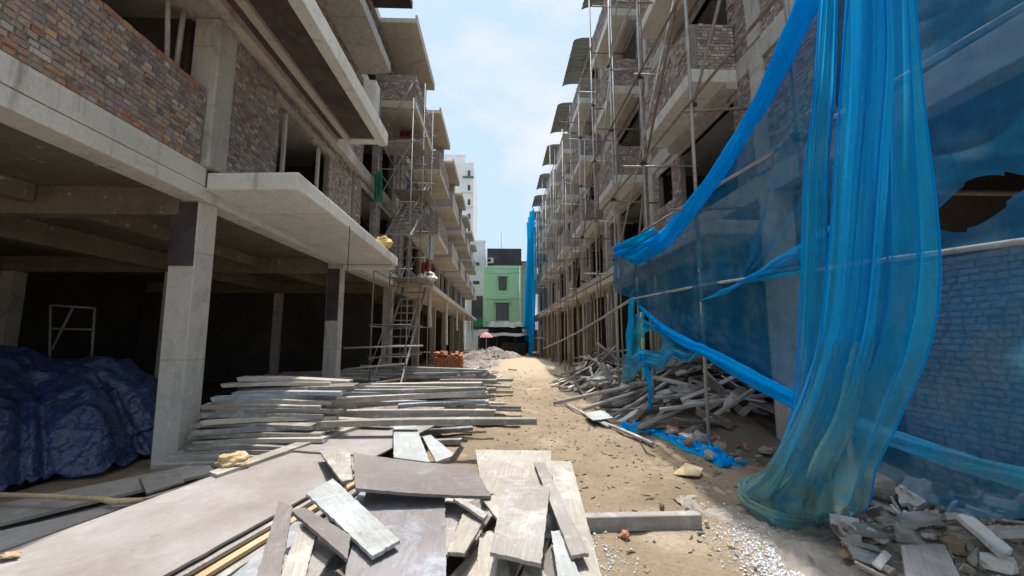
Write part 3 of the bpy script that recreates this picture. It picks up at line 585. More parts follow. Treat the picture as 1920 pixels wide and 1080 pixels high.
# ---------------------------------------------------------------- blue safety net
NX = 2.87
nt_ = thing('safety_net', (NX, 4, 0), 'huge torn blue safety net stretched over the scaffold tubes', 'safety net')
def curve(pts):
    pts = sorted(pts)
    def f(x):
        if x <= pts[0][0]: return pts[0][1]
        for (a, b), (c, d) in zip(pts, pts[1:]):
            if x <= c: t = (x-a)/(c-a); t = t*t*(3-2*t)*.4+t*.6; return b+(d-b)*t
        return pts[-1][1]
    return f
top = curve([(at(px, py, 'x', NX).y, at(px, py, 'x', NX).z) for px, py in ((1150, 470), (1185, 485), (1225, 468), (1290, 395), (1350, 305), (1440, 130), (1500, 10), (1530, -60))]+[(3.2, 5.6), (1.2, 5.6)])
bot = curve([(at(px, py, 'x', NX).y, at(px, py, 'x', NX).z) for px, py in ((1148, 548), (1180, 560), (1230, 600), (1262, 640), (1320, 652), (1400, 700), (1480, 742), (1620, 800), (1760, 850), (1920, 900))]+[(1.3, .7)])
YA, YB = at(1148, 500, 'x', NX).y, 1.25
Ha, Hb = at(1925, 338, 'x', NX), at(1725, 418, 'x', NX)
def slit(y):
    t = (y-Ha.y)/(Hb.y-Ha.y)
    return (Ha.z+(Hb.z-Ha.z)*t, .145*math.sin(math.pi*t)**1.1) if 0 < t < 1 else (None, 0)
def bulge(y, z):
    e = 0
    for a, b in zip(PY, PY[1:]):
        if a <= y <= b: e = math.sin(math.pi*(y-a)/(b-a))
    f = .10*e*(.5+.6*nz3(y, z, 7, .9))+.05*nz3(y, z*1.5, 3, 1.4)+.02*nz3(y*1.0+z*.6, z*3-y, 5, 3.2)
    # taut diagonal creases running to the tie on the middle rail
    ty, tz = 4.75, 2.3; dy, dz = y-ty, z-tz; rr = math.hypot(dy, dz); an = math.atan2(dz, -dy)
    f += .13*math.sin(an*13)*math.exp(-((an-.75)/.45)**2)*math.exp(-rr/1.3)*min(1, rr*3)
    f -= .05*math.exp(-((z-2.3)/.12)**2)
    return f
def sheet(u, v, raw=False):
    y = YA+(YB-YA)*u; a, b = top(y), bot(y); z = a+(b-a)*v
    zc, hh = slit(y)
    if zc is not None and not raw: z += math.copysign(hh, z-zc)*math.exp(-abs(z-zc)/.35)
    if raw: return z, zc
    return V((NX+.02+max(-.02, bulge(y, z)), y, z))
def uncut(u, v):
    q = [sheet(u+a/600, v+b/260, True) for a in (-1, 1) for b in (-1, 1)]
    if any(c is None for z, c in q): return True
    return all(z > c for z, c in q) or all(z < c for z, c in q)
m = MB(); m.grid(sheet, 300, 130, uncut)
m.build('net_sheet', 'net_sheet', nt_, smooth=True)
def roll(pts, rs, name, mat, parent, lobes=5, n=28, sub=14, amp=.3, tw=2.0):
    """bundle of rolled net: lobed, twisting along its path"""
    pts = [V(p) for p in pts]; P = []; RS = []
    for i in range(len(pts)-1):
        p0, p1, p2, p3 = pts[max(0, i-1)], pts[i], pts[i+1], pts[min(len(pts)-1, i+2)]
        for k in range(sub):
            t = k/sub; P.append(.5*((2*p1)+(p2-p0)*t+(2*p0-5*p1+4*p2-p3)*t*t+(3*p1-p0-3*p2+p3)*t**3)); RS.append(rs[i]+(rs[i+1]-rs[i])*t)
    P.append(pts[-1]); RS.append(rs[-1]); m = MB(); k = len(P); ref = V((1, .05, .1))
    for i, p in enumerate(P):
        d = (P[min(i+1, k-1)]-P[max(i-1, 0)]).normalized(); a = d.cross(ref).normalized(); b = d.cross(a)
        for j in range(n):
            t = 2*math.pi*j/n; q = RS[i]*(1+amp*math.sin(lobes*t+i*tw/sub)+.22*nz3(i*.13, math.cos(t)*2, math.sin(t)*2))
            m.v.append(p+(a*math.cos(t)+b*math.sin(t)*.75)*q)
    for i in range(k-1):
        for j in range(n): m.f.append([i*n+j, i*n+(j+1) % n, (i+1)*n+(j+1) % n, (i+1)*n+j]); m.c.append((1, 1, 1))
    return m.build(name, mat, parent, smooth=True)
A = lambda px, py, x=NX-.06: at(px, py, 'x', x)
roll([A(1545, -70), A(1510, 20), A(1455, 135), A(1395, 245), A(1340, 335), A(1285, 402), A(1235, 458), A(1190, 480), A(1152, 466)], [.10, .10, .09, .085, .09, .11, .13, .13, .05], 'rolled_hem', 'net_roll', nt_)
roll([A(1200, 575), A(1240, 612), A(1290, 645), A(1325, 660), A(1400, 703), A(1480, 748), A(1560, 788)], [.03, .05, .07, .075, .08, .075, .06], 'rolled_hem', 'net_roll', nt_, amp=.25)
roll([A(1560, 788), A(1640, 810), A(1740, 846), A(1840, 876), A(1990, 915)], [.05, .055, .05, .05, .05], 'rolled_hem', 'net_fold', nt_, amp=.3)
# loose corner flap over the end of the roll
def flap(u, v):
    p = at(1152+u*78, 458-34*u+v*(22+u*20), 'x', NX-.12+.05*math.sin(9*u+4*v)); p.x += .04*math.sin(14*v+3*u); return p
MB().grid(flap, 24, 16).build('net_flap', 'net_roll', nt_, smooth=True)
# torn lower corner: strips and a drooping loop
def strip(pts, wd, name, mat, nseg=40, fold=3, amp=.03, wdir=V((0, 1, 0))):
    pts = [V(p) for p in pts]; L_ = len(pts)-1
    def fn(u, v):
        s = v*L_; i = min(int(s), L_-1); t = s-i; p = pts[i].lerp(pts[i+1], t); w_ = wd[i]+(wd[i+1]-wd[i])*t
        return p+wdir*((u-.5)*w_)+V((amp*math.sin(u*fold*6.28+v*3), 0, 0))+V((.03*nz3(u*2, v*6, 1), .02*nz3(u*2, v*7, 5), .0))
    m = MB(); m.grid(fn, 26, nseg); return m.build(name, mat, nt_, smooth=True)
strip([A(1185, 560), A(1182, 610), A(1178, 660), A(1186, 700)], [.25, .32, .35, .22], 'net_strip', 'net_fold', fold=4)
roll([A(1192, 590), A(1222, 610), A(1262, 636), A(1318, 654)], [.012, .018, .022, .03], 'torn_edge', 'net_roll', nt_, amp=.25)
strip([A(1200, 655), A(1212, 690), A(1219, 730), A(1218, 766)], [.20, .16, .13, .12], 'net_strip', 'net_roll', fold=3)
def lower(u, v):
    px = 1186-18*v*(1-u)+134*u; t = 588+66*u+4*math.sin(6*u); b = 715-50*u**.7+8*math.sin(17*u)
    p = at(px, t+(b-t)*v, 'x', NX-.02+.035*math.sin(16*v+9*u)+.03*math.sin(23*u)*v); return p
def gap(u, v): return not (((u-.30+.12*(v-.35))/.145)**2+((v-.38)/.26)**2 < 1)
MB().grid(lower, 50, 40, gap).build('net_sheet', 'net_fold', nt_, smooth=True)
def lower2(u, v):
    p = lower(u, .60+.40*v); p.x -= .05+.03*math.sin(25*v+11*u); return p
MB().grid(lower2, 50, 24).build('net_sheet', 'net_fold', nt_, smooth=True)
for pts, wd in (([(1392, 528), (1440, 500), (1500, 462), (1560, 425)], [.02, .05, .09, .05]), ([(1398, 528), (1460, 500), (1530, 462), (1590, 440)], [.03, .05, .09, .05]), ([(1388, 530), (1450, 512), (1520, 500)], [.04, .12, .10]), ([(1392, 530), (1352, 548), (1318, 562)], [.03, .06, .01])):
    strip([A(a, b, NX-.03) for a, b in pts], wd, 'net_crease', 'net_fold', 24, 2, .025, V((0, .25, 1)))
# second layer of the sheet sagging onto the rubble
def sag(u, v):
    px = 1600+u*380; py0 = 790+u*118; py1 = 850+125*math.sin(min(1, u*1.6)*1.35)
    p = at(px, py0+(py1-py0)*v, 'x', NX-.05+.12*v*v); p.x += .05*nz3(u*6, v*2, 4)*v; return p
MB().grid(sag, 60, 24).build('net_sheet', 'net_sheet', nt_, smooth=True)

# gathered curtain of net hanging to the ground
cu = thing('net_curtain', (2.6, 3.2, 0), 'long gathered blue net hanging to the ground, greenish at its trailing foot', 'safety net')
def curtain(lev, nf, amp, name, mat, seed, nu=150, nv=90, hem=True, ov=.5):
    Ls = [V(a) for a, b in lev]; Rs = [V(b) for a, b in lev]; n = len(lev)-1
    def cr(P, t):
        s = t*n; i = min(int(s), n-1); t = s-i; p0, p1, p2, p3 = P[max(0, i-1)], P[i], P[i+1], P[min(n, i+2)]
        return .5*((2*p1)+(p2-p0)*t+(2*p0-5*p1+4*p2-p3)*t*t+(3*p1-p0-3*p2+p3)*t**3)
    def fn(u, v):
        a, b = cr(Ls, v), cr(Rs, v); d = b-a; nn = V((d.y, -d.x, 0)); nn = nn.normalized() if nn.length > 1e-4 else V((1, 0, 0))
        ph = 6.283*(nf*u+.35*nz3(u*2.5, v*1.3, seed)*1.6); k = amp*(.65+.7*nz3(u*3, v*.8, seed+5))*min(1, d.length*2.5)
        uu = u+ov/(nf*2.2)*math.sin(2*ph)*(.5+.5*nz3(u*4, v, seed+2))
        p = a+d*uu+nn*(k*math.sin(ph)+.011*math.sin(ph*4.3+5*nz3(u*3, v*3, seed))+.02*nz3(u*5, v*7, seed+9)*min(1, 3*v)); p.z = max(p.z, .025+.02*math.sin(ph)); return p
    m = MB(); m.grid(fn, nu, nv); m.build(name, mat, cu, smooth=True)
    if hem:
        for uu in (0, 1): m = MB(); m.tube([fn(uu, j/60) for j in range(61)], .006, 6); m.build('hem', 'net_roll', cu, smooth=True)
def lv(y, l, r, xl, xr): return (at(l, y, 'x', xl), at(r, y, 'x', xr))
curtain([lv(-120, 1604, 1716, 2.5, 2.62), lv(0, 1592, 1725, 2.5, 2.62), lv(250, 1578, 1745, 2.48, 2.64), lv(500, 1562, 1768, 2.45, 2.64), lv(650, 1540, 1742, 2.42, 2.62), lv(780, 1492, 1690, 2.4, 2.62), lv(880, 1440, 1650, 2.36, 2.62), (at(1398, 935, 'z', .07), at(1630, 955, 'z', .3)), (at(1440, 972, 'z', .05), at(1570, 975, 'z', .12))], 3.4, .10, 'drape', 'net_fold', 3)
curtain([lv(-120, 1592, 1668, 2.42, 2.5), lv(100, 1590, 1680, 2.42, 2.5), lv(350, 1574, 1660, 2.4, 2.5), lv(600, 1556, 1640, 2.38, 2.48), lv(760, 1510, 1600, 2.36, 2.46), lv(880, 1455, 1560, 2.34, 2.46), (at(1396, 925, 'z', .12), at(1540, 960, 'z', .12))], 2.3, .06, 'drape', 'net_fold', 8, 100, 80, False)
curtain([lv(-120, 1546, 1574, 2.5, 2.55), lv(150, 1528, 1566, 2.5, 2.55), lv(330, 1507, 1550, 2.5, 2.55), lv(600, 1498, 1546, 2.48, 2.55), lv(740, 1488, 1532, 2.46, 2.54), lv(850, 1462, 1515, 2.44, 2.52), (at(1410, 925, 'z', .1), at(1490, 940, 'z', .1))], 1.8, .05, 'drape', 'net_fold', 12, 60, 70)
curtain([lv(640, 1535, 1640, 2.40, 2.46), lv(780, 1495, 1600, 2.36, 2.44), lv(880, 1430, 1560, 2.33, 2.4), (at(1388, 915, 'z', .16), at(1560, 968, 'z', .05)), (at(1440, 975, 'z', .03), at(1570, 985, 'z', .03))], 3, .06, 'drape', 'net_dirty', 21, 90, 50, False)
roll([at(1470, 895, 'z', .13), at(1425, 898, 'z', .16), at(1393, 912, 'z', .14), at(1400, 940, 'z', .07), at(1450, 970, 'z', .06), at(1530, 978, 'z', .07), at(1590, 962, 'z', .1)], [.02, .045, .05, .05, .05, .045, .02], 'trailing_fold', 'net_dirty', cu, amp=.35)
# scrap of net on the ground at the foot of the pole
ng = thing('net_scrap', (2.6, 6.3, 0), 'crumpled strip of blue net lying along the foot of the scaffold poles', 'net')
G = lambda px, py, z=.1: at(px, py, 'z', z)
def ground_strip(pts, wd, name, hz, seed):
    pts = [V(p) for p in pts]; n = len(pts)-1
    def fn(u, v):
        t = v*n; i = min(int(t), n-1); t -= i; p = pts[i].lerp(pts[i+1], t); w_ = wd[i]+(wd[i+1]-wd[i])*t; d = (pts[i+1]-pts[i]).normalized(); q = V((-d.y, d.x, 0))
        x = p+q*(w_*(u-.5+.22*noise.noise(V((v*7, u*2, seed)))))+d*(.06*noise.noise(V((u*5, v*9, seed+4))))
        h = abs(noise.noise(V((u*4, v*13, seed+8))))*1.3+.25*abs(noise.noise(V((u*6, v*22, seed+2))))
        x.z = gz(x.x, x.y)+.012+hz*h*(1-abs(2*u-1)**3); return x
    m = MB(); m.grid(fn, 34, 120); m.build(name, 'net_roll', ng, smooth=True)
ground_strip([G(1165, 792, .1), G(1195, 797, .1), G(1222, 806, .05), G(1260, 825, .02), G(1305, 842, .02), G(1350, 860, .02), G(1395, 872, .02)], [.12, .34, .26, .24, .28, .34, .16], 'strip', .13, 3)
ground_strip([G(1318, 838, .05), G(1338, 852, .05), G(1362, 876, .02)], [.25, .34, .12], 'bunch', .16, 9)
# distant strip of the same netting
fn_ = thing('safety_net', (2.85, 37, 0), 'narrow blue net hanging down the far end of the scaffold', 'safety net')
def far(u, v):
    y = 33.5+8*u; z = (12.6+.6*u)*(1-v)+1.2*v; return V((2.8+.18*math.sin(u*22+v*2)+.15*math.sin(v*4+u), y, z))
MB().grid(far, 70, 30).build('net_sheet', 'net_roll', fn_, smooth=True)
strip2 = MB(); strip2.grid(lambda u, v: V((2.7+.15*math.sin(u*12), 33.2+1.6*u+.8*v, 3.2-3.1*v)), 20, 14); strip2.build('net_strip', 'net_roll', fn_, smooth=True)
# ---------------------------------------------------------------- boards in front
def quad_board(name, pts, th, mat, label, cat='board', group=None, sag=0.0, bev=.003, seed=0):
    """a board given by its four surveyed upper corners; gets its thickness below and slightly worn, uneven edges"""
    p = [V(q) for q in pts]; c = sum(p, V())/4; n = (p[1]-p[0]).cross(p[3]-p[0]).normalized()
    if n.z < 0: p = p[::-1]; n = -n
    rr = random.Random(seed+len(label)); e1 = (p[1]-p[0]).length+(p[2]-p[3]).length; e2 = (p[3]-p[0]).length+(p[2]-p[1]).length
    if e2 > e1: p = p[1:]+p[:1]
    x = (p[1]-p[0]).normalized(); y = n.cross(x)
    loc = [((q-c).dot(x), (q-c).dot(y), (q-c).dot(n)) for q in p]
    nu, nv = 30, 10; m = MB(); vs = []
    for lay in (0, 1):
        for j in range(nv+1):
            for i in range(nu+1):
                u, v = i/nu, j/nv
                a = V(loc[0]).lerp(V(loc[1]), u); b = V(loc[3]).lerp(V(loc[2]), u); q = a.lerp(b, v)
                ed = (i in (0, nu))*.013+(j in (0, nv))*.008
                q += V((ed*noise.noise(V((v*13, seed, u))), ed*noise.noise(V((u*19, seed+3, v))), 0))
                q.z += -sag*4*(u-.5)**2+sag+.004*noise.noise(V((u*3, v*2, seed)))-lay*th
                vs.append(q)
    w_ = nu+1; o2 = w_*(nv+1); fs = []
    for j in range(nv):
        for i in range(nu):
            a = j*w_+i; fs.append((a, a+1, a+w_+1, a+w_)); fs.append((o2+a, o2+a+w_, o2+a+w_+1, o2+a+1))
    for i in range(nu):
        fs.append((i+1, i, o2+i, o2+i+1)); a = nv*w_+i; fs.append((a, a+1, o2+a+1, o2+a))
    for j in range(nv):
        a = j*w_; fs.append((a, a+w_, o2+a+w_, o2+a)); a = j*w_+nu; fs.append((a+w_, a, o2+a, o2+a+w_))
    m.add(vs, fs); o = m.build(name, mat, origin=(0, 0, 0))
    o.matrix_world = Matrix((( x.x, y.x, n.x, c.x), (x.y, y.y, n.y, c.y), (x.z, y.z, n.z, c.z), (0, 0, 0, 1)))
    return tag(o, label, cat, group)
def QB(name, px, zs, th, mat, label, **k):
    if isinstance(zs, (int, float)): zs = [zs]*4
    return quad_board(name, [at(a, b, 'z', z) for (a, b), z in zip(px, zs)], th, mat, label, **k)
# two sheets end to end
P0, P1 = at(-6, 1041, 'z', .30), at(700, 783, 'z', .30); d = (P1-P0).normalized(); nn = V((d.y, -d.x, 0)); Wd = 1.2
a = P0-d*.35; mid = a+d*2.62
quad_board('plywood_sheet', [a+V((0, 0, .004)), mid+V((0, 0, .004)), mid+nn*Wd, a+nn*Wd], .018, 'ply_pink', 'big pinkish plywood sheet lying flat under the L-shaped dark boards', seed=3)
quad_board('plywood_sheet', [mid-d*.02+V((0, 0, .022)), P1+V((0, 0, .0)), P1+nn*(Wd*.98)+V((0, 0, -.01)), mid-d*.02+nn*Wd+V((0, 0, .02))], .018, 'ply_pink', 'pinkish plywood sheet under the long narrow batten, reaching to the plank stack', seed=9)
for i, (off, zz, mt) in enumerate(((.04, .262, 'ply_mid'), (.10, .225, 'raw_wood'), (.16, .185, 'ply_mid'), (.26, .14, 'ply_grey'))):
    b0 = P0-d*.3+nn*(off); b1 = P0+d*(2.0-.15*i)+nn*(off)
    quad_board('board', [b0+V((0, 0, zz-.3)), b1+V((0, 0, zz-.3)), b1+nn*Wd+V((0, 0, zz-.3)), b0+nn*Wd+V((0, 0, zz-.3))], .025, mt,
               ['greyed board directly beneath the pinkish sheet, its edge showing', 'raw yellowish board in the layers beneath the pinkish sheet', 'greyed board low in the layers beneath the pinkish sheet', 'dark bottom board of the layers beneath the pinkish sheet'][i], seed=30+i)
QB('batten', [(392, 884), (700, 781), (712, 785), (408, 890)], [.335, .36, .36, .335], .045, 'ply_pale', 'long narrow pale batten along the edge of the pinkish plywood', cat='batten', seed=4)
QB('plywood_board', [(662, 851), (889, 873), (921, 927), (667, 917)], [.54, .50, .44, .50], .022, 'ply_grey', 'dark grey board on top of the pile, lying crosswise', seed=5, sag=-.012)
QB('board', [(600, 847), (655, 838), (663, 898), (641, 903)], [.40, .42, .47, .46], .022, 'ply_pale', 'short pale striped board tucked beside the dark crosswise board', seed=6)
QB('board', [(574, 925), (624, 897), (750, 1012), (698, 1042)], [.43, .45, .42, .41], .022, 'ply_blue', 'whitish slanting board with a reddish edge', seed=7)
QB('board', [(523, 939), (549, 950), (524, 1090), (478, 1090)], [.47, .47, .47, .47], .022, 'ply_grey', 'dark upright arm of the L-shaped pair of boards', seed=8)
QB('board', [(545, 956), (572, 952), (658, 1003), (652, 1047)], [.445, .445, .43, .43], .022, 'ply_grey', 'dark slanting arm of the L-shaped pair of boards', seed=11)
QB('plywood_sheet', [(688, 915), (834, 918), (837, 1100), (640, 1100)], [.36, .36, .36, .36], .02, 'ply_marble', 'mottled bluish plywood sheet below the dark crosswise board', seed=12)
QB('board', [(868, 962), (911, 969), (871, 1037), (839, 1034)], [.36, .36, .34, .34], .02, 'ply_pale', 'small pale board between the mottled sheet and the grey tilted board', seed=13)
QB('batten', [(850, 935), (862, 932), (914, 962), (908, 972)], [.42, .42, .40, .40], .02, 'ply_mid', 'short grey stick sticking out under the dark crosswise board', cat='batten', seed=14)
QB('plywood_board', [(946, 908), (1031, 911), (1015, 1057), (919, 1035)], [.45, .44, .42, .43], .022, 'ply_mid', 'grey tilted board with a yellowish knot near its top edge', seed=15)
QB('board', [(891, 843), (1033, 845), (1036, 925), (905, 925)], [.34, .34, .34, .34], .022, 'ply_pale', 'pale striped broad board behind the grey tilted board', seed=16)
QB('board', [(1031, 864), (1071, 865), (1132, 1095), (1068, 1095)], [.33, .33, .32, .32], .022, 'ply_pale', 'long pale board at the edge of the pile along the bare dirt', seed=17)
QB('board', [(1001, 866), (1021, 868), (1104, 1037), (1071, 1041)], [.385, .385, .40, .40], .02, 'ply_mid', 'long grey tapering board across the pale board at the pile edge', seed=18)
QB('board', [(905, 936), (951, 913), (1000, 960), (945, 990)], [.40, .41, .41, .39], .02, 'ply_pale', 'whitish board half hidden below the grey tilted board', seed=19)
QB('board', [(1033, 995), (1055, 995), (1093, 1095), (1048, 1095)], [.37, .37, .37, .37], .02, 'ply_blue', 'bluish white short board under the tip of the long grey board', seed=20)
QB('board', [(738, 793), (778, 794), (806, 866), (738, 857)], [.37, .37, .42, .42], .018, 'ply_blue', 'thin bluish sheet behind the dark crosswise board', seed=21)
QB('board', [(792, 818), (808, 815), (853, 853), (818, 866)], [.36, .36, .42, .42], .018, 'ply_blue', 'narrow white board leaning behind the dark crosswise board', seed=22)
QB('board', [(842, 862), (849, 868), (868, 838), (863, 834)], [.42, .42, .62, .62], .02, 'ply_grey', 'short dark stick pointing up behind the dark crosswise board', seed=23)
QB('board', [(560, 990), (600, 970), (570, 1090), (520, 1090)], .39, .02, 'ply_pale', 'pale board seen through the gap of the L-shaped pair', seed=24)
QB('board', [(600, 1000), (640, 1010), (590, 1095), (555, 1095)], .33, .02, 'ply_mid', 'grey board deep in the gap of the L-shaped pair', seed=25)
QB('board', [(1035, 1020), (1060, 1030), (1040, 1095), (985, 1095)], .28, .02, 'ply_grey', 'dark board end below the grey tilted board', seed=26)
QB('board', [(900, 1000), (940, 990), (960, 1095), (890, 1095)], .29, .02, 'ply_pale', 'cream striped board running under the grey tilted board', seed=27)
QB('board', [(830, 940), (870, 945), (840, 1040), (828, 1040)], .30, .02, 'ply_mid', 'narrow grey board beside the mottled sheet', seed=28)
QB('board', [(985, 1050), (1010, 1058), (1035, 1095), (975, 1095)], .33, .02, 'ply_pale', 'cream board end poking out at the bottom of the tilted board', seed=29)
# hidden lower layers that carry the pile
rr = random.Random(12)
LOWER = ['plank in the dark lower layers of the board pile']
for i in range(34):
    x, y = rr.uniform(-1.5, .40), rr.uniform(2.0, 4.3); z = rr.choice([.03, .08, .13, .18, .22])+.015*rr.random(); an = rr.gauss(1.3, .45); L2 = rr.uniform(.35, .7); wd = rr.uniform(.06, .14)
    c_, s_ = math.cos(an), math.sin(an); x = min(x, .35-.1*(y-2)*0)
    u_, v_ = V((c_, s_, 0)), V((-s_, c_, 0)); c = V((x, y, z))
    quad_board('offcut', [c-u_*L2-v_*wd, c+u_*L2-v_*wd, c+u_*L2+v_*wd, c-u_*L2+v_*wd], .03, 'plank', LOWER[0], cat='plank', group='lower planks of the board pile', seed=i)
# boards towards the tarp
QB('board', [(-20, 948), (388, 866), (404, 884), (-20, 985)], [.16, .16, .16, .16], .03, 'ply_mid', 'long grey board lying against the foot of the concrete column', seed=40)
QB('board', [(-20, 1000), (300, 928), (420, 884), (-20, 1040)], [.20, .2, .2, .2], .02, 'ply_mid', 'grey board half under the pinkish sheet, beside the bamboo pole', seed=41)
QB('board', [(262, 893), (330, 880), (346, 902), (275, 924)], .19, .02, 'ply_mid', 'short greyed board end near the column foot', seed=42)
QB('board', [(-20, 975), (200, 935), (230, 950), (-20, 1005)], .09, .02, 'ply_grey', 'dark board under the bamboo pole', seed=43)
tag(MB().tube([at(-40, 926, 'z', .25), at(80, 930, 'z', .25), at(190, 936, 'z', .25), at(215, 941, 'z', .25), at(268, 938, 'z', .24)], [.018, .02, .02, .028, .022], 10).build('bamboo_pole', 'bamboo', smooth=True), 'yellow bamboo pole with a knotted end below the blue tarpaulin', 'pole')
def crumple(name, c, rx, ry, rz, mat, label, cat, seed, amp=.5):
    m = MB()
    def fn(u, v):
        th, ph = u*6.2832, (v-.5)*math.pi; q = V((math.cos(th)*math.cos(ph), math.sin(th)*math.cos(ph), math.sin(ph)))
        k = 1+amp*noise.noise(q*1.6+V((seed, 0, 0)))+.6*amp*abs(noise.noise(q*4+V((0, seed, 0))))
        return V(c)+V((q.x*rx*k, q.y*ry*k, max(-.9, q.z)*rz*k))
    m.grid(fn, 26, 14); return tag(m.build(name, mat, smooth=False), label, cat)
crumple('paper_bag', at(437, 862, 'z', .38), .16, .1, .06, 'paper', 'crumpled brown paper bag beside the long batten', 'bag', 3)
crumple('wood_chip', at(20, 1040, 'z', .33), .05, .03, .012, 'raw_wood', 'yellow splinter of wood on the pinkish plywood', 'wood chip', 8)
# timber on the dirt
tm = MB(); a = at(1085, 1000, 'z', .0); b = at(1318, 994, 'z', .0); tm.bar(a+V((0, .05, .06)), b+V((0, .05, .06)), .09, .12)
tag(bevel(tm.build('timber_beam', 'ply_mid'), .006), 'squared grey timber lying on the dirt beside the board pile', 'timber')
crumple('brick_piece', at(1172, 1002, 'z', .03), .035, .03, .03, 'red_clay', 'small red brick piece in front of the squared timber', 'brick piece', 5, .3)
crumple('wood_block', at(1241, 951, 'z', .03), .022, .02, .035, 'clod', 'small dark block standing on the dirt behind the squared timber', 'block', 9, .3)
QB('board', [(1262, 888), (1285, 868), (1318, 878), (1312, 892)], [.03, .07, .06, .03], .012, 'raw_wood', 'little yellow board piece on the dirt near the blue net scrap', seed=50)
# ---------------------------------------------------------------- stack of planks beyond the boards
def plank_mesh(L_, wd, th, seed, mat):
    m = MB(); rr = random.Random(seed); n = 8; vs = []
    for i in range(n+1):
        x = -L_/2+L_*i/n; b = .012*math.sin(i*.8+seed); e = .004*rr.uniform(-1, 1)
        vs += [(x+(.02*rr.uniform(-1, 1) if i in (0, n) else 0), sy*wd/2+b+e, sz*th+.01*math.sin(i*.5+seed)) for sy, sz in ((-1, 0), (1, 0), (1, 1), (-1, 1))]
    fs = [(0, 1, 2, 3)[::-1], tuple(4*n+q for q in (0, 1, 2, 3))]
    for i in range(n):
        for q in range(4): fs.append((4*i+q, 4*i+(q+1) % 4, 4*i+4+(q+1) % 4, 4*i+4+q))
    fs = [f[::-1] for f in fs]; m.add(vs, fs); return m
protos = []
def proto(name, L_, wd, th, seed, mat):
    o = plank_mesh(L_, wd, th, seed, mat).build(name, mat, origin=(0, 0, 0)); o.data['dims'] = (L_, wd, th); protos.append(o); return o
PP = [proto('plank', 3.6, .19, .05, 1, 'plank'), proto('plank', 2.9, .10, .075, 2, 'plank'), proto('plank', 2.4, .24, .045, 3, 'plank'), proto('plank', 4.0, .09, .085, 4, 'plank'), proto('plank', 3.2, .15, .075, 5, 'plank'), proto('plank', 1.8, .16, .05, 6, 'plank')]
used = set()
def put(o, loc, rz, ry=0, rx=0, **k):
    c = o if o.name not in used else clone(o); used.add(o.name); used.add(c.name)
    c.rotation_mode = 'XYZ'; c.rotation_euler = (rx, ry, rz); c.location = loc; return tag(c, **k)
class HF:
    def __init__(s): s.h = {}
    def top(s, cells): return max((s.h.get(c, 0) for c in cells), default=0)
    def place(s, x, y, an, L_, wd, th):
        c_, s_ = math.cos(an), math.sin(an); cells = set()
        for i in range(int(L_/.2)+1):
            t = -L_/2+i*.2
            for q in (-wd/2, 0, wd/2): cells.add((int((x+c_*t-s_*q)/.2), int((y+s_*t+c_*q)/.08)))
        z = sorted(s.h.get(c, 0) for c in cells)[int(len(cells)*.85)]
        for c in cells: s.h[c] = max(s.h.get(c, 0), z+th)
        return z
hf = HF(); rr = random.Random(21)
def stack(n, y0, y1, xr, label, group, zmax, ang=.13, zb=.0, xw=.35):
    k = 0; tries = 0; S0 = len(used)
    while k < n and tries < n*12:
        tries += 1
        o = rr.choice(PP); L_, wd, th = o.data['dims']; y = rr.uniform(y0, y1); right = xr(y)+rr.gauss(0, xw); an = rr.gauss(.02, ang); x = right-L_/2
        z = hf.place(x, y, an, L_, wd, th)
        if z+zb > zmax*(1-.3*abs((y-(y0+y1)/2)/(y1-y0)*2)): continue
        put(o, (x, y, z+zb+gz(x, y)*.5+.005), an, rr.gauss(0, .02), rr.gauss(0, .12), label=label, cat='plank', group=group); k += 1
for i in range(20):
    y = 4.9+.055*i+.03*rr.random(); z = hf.place(-3.0, y, 0, 1.5, .16, .05)
    c = put(PP[5], (-3.02+.10*rr.gauss(0, 1)+.1*(y-4.9), y, .02+z), rr.gauss(.05, .1), rr.gauss(0, .02), rr.gauss(0, .1), label='short plank wedged between the concrete column and the pinkish sheet', cat='plank', group='planks by the column'); c.scale = (.85, 1, 1)
stack(140, 5.9, 9.6, lambda y: -.45-.25*max(0, 7-y), 'weathered plank in the wide stack between the concrete column and the dirt track', 'planks of the wide stack', .62)
stack(70, 9.8, 11.5, lambda y: -.25, 'weathered plank in the second stack, behind the wide one', 'planks of the second stack', .68)
stack(44, 11.8, 13.4, lambda y: -.45, 'weathered plank in the third stack, near the scaffold stairs', 'planks of the third stack', .72)
hf.h.clear(); stack(26, 11.4, 13.0, lambda y: -3.2, 'grey plank in the tidy stack under the wide canopy', 'planks under the canopy', .68, .02, xw=.1)
q = put(PP[3], (-2.6, 9.2, .50), .06, 0, .2, label='yellowish long pole lying across the top of the plank stacks', cat='plank'); q.scale = (1.1, 1, 1)
put(PP[0], at(520, 785, 'z', .40), -.16, .02, .1, label='bluish long plank slanting across the wide stack, near the column', cat='plank')
put(PP[4], at(780, 797, 'z', .45), .01, .0, .0, label='bright cream plank on top of the wide stack, its end over the dirt', cat='plank')
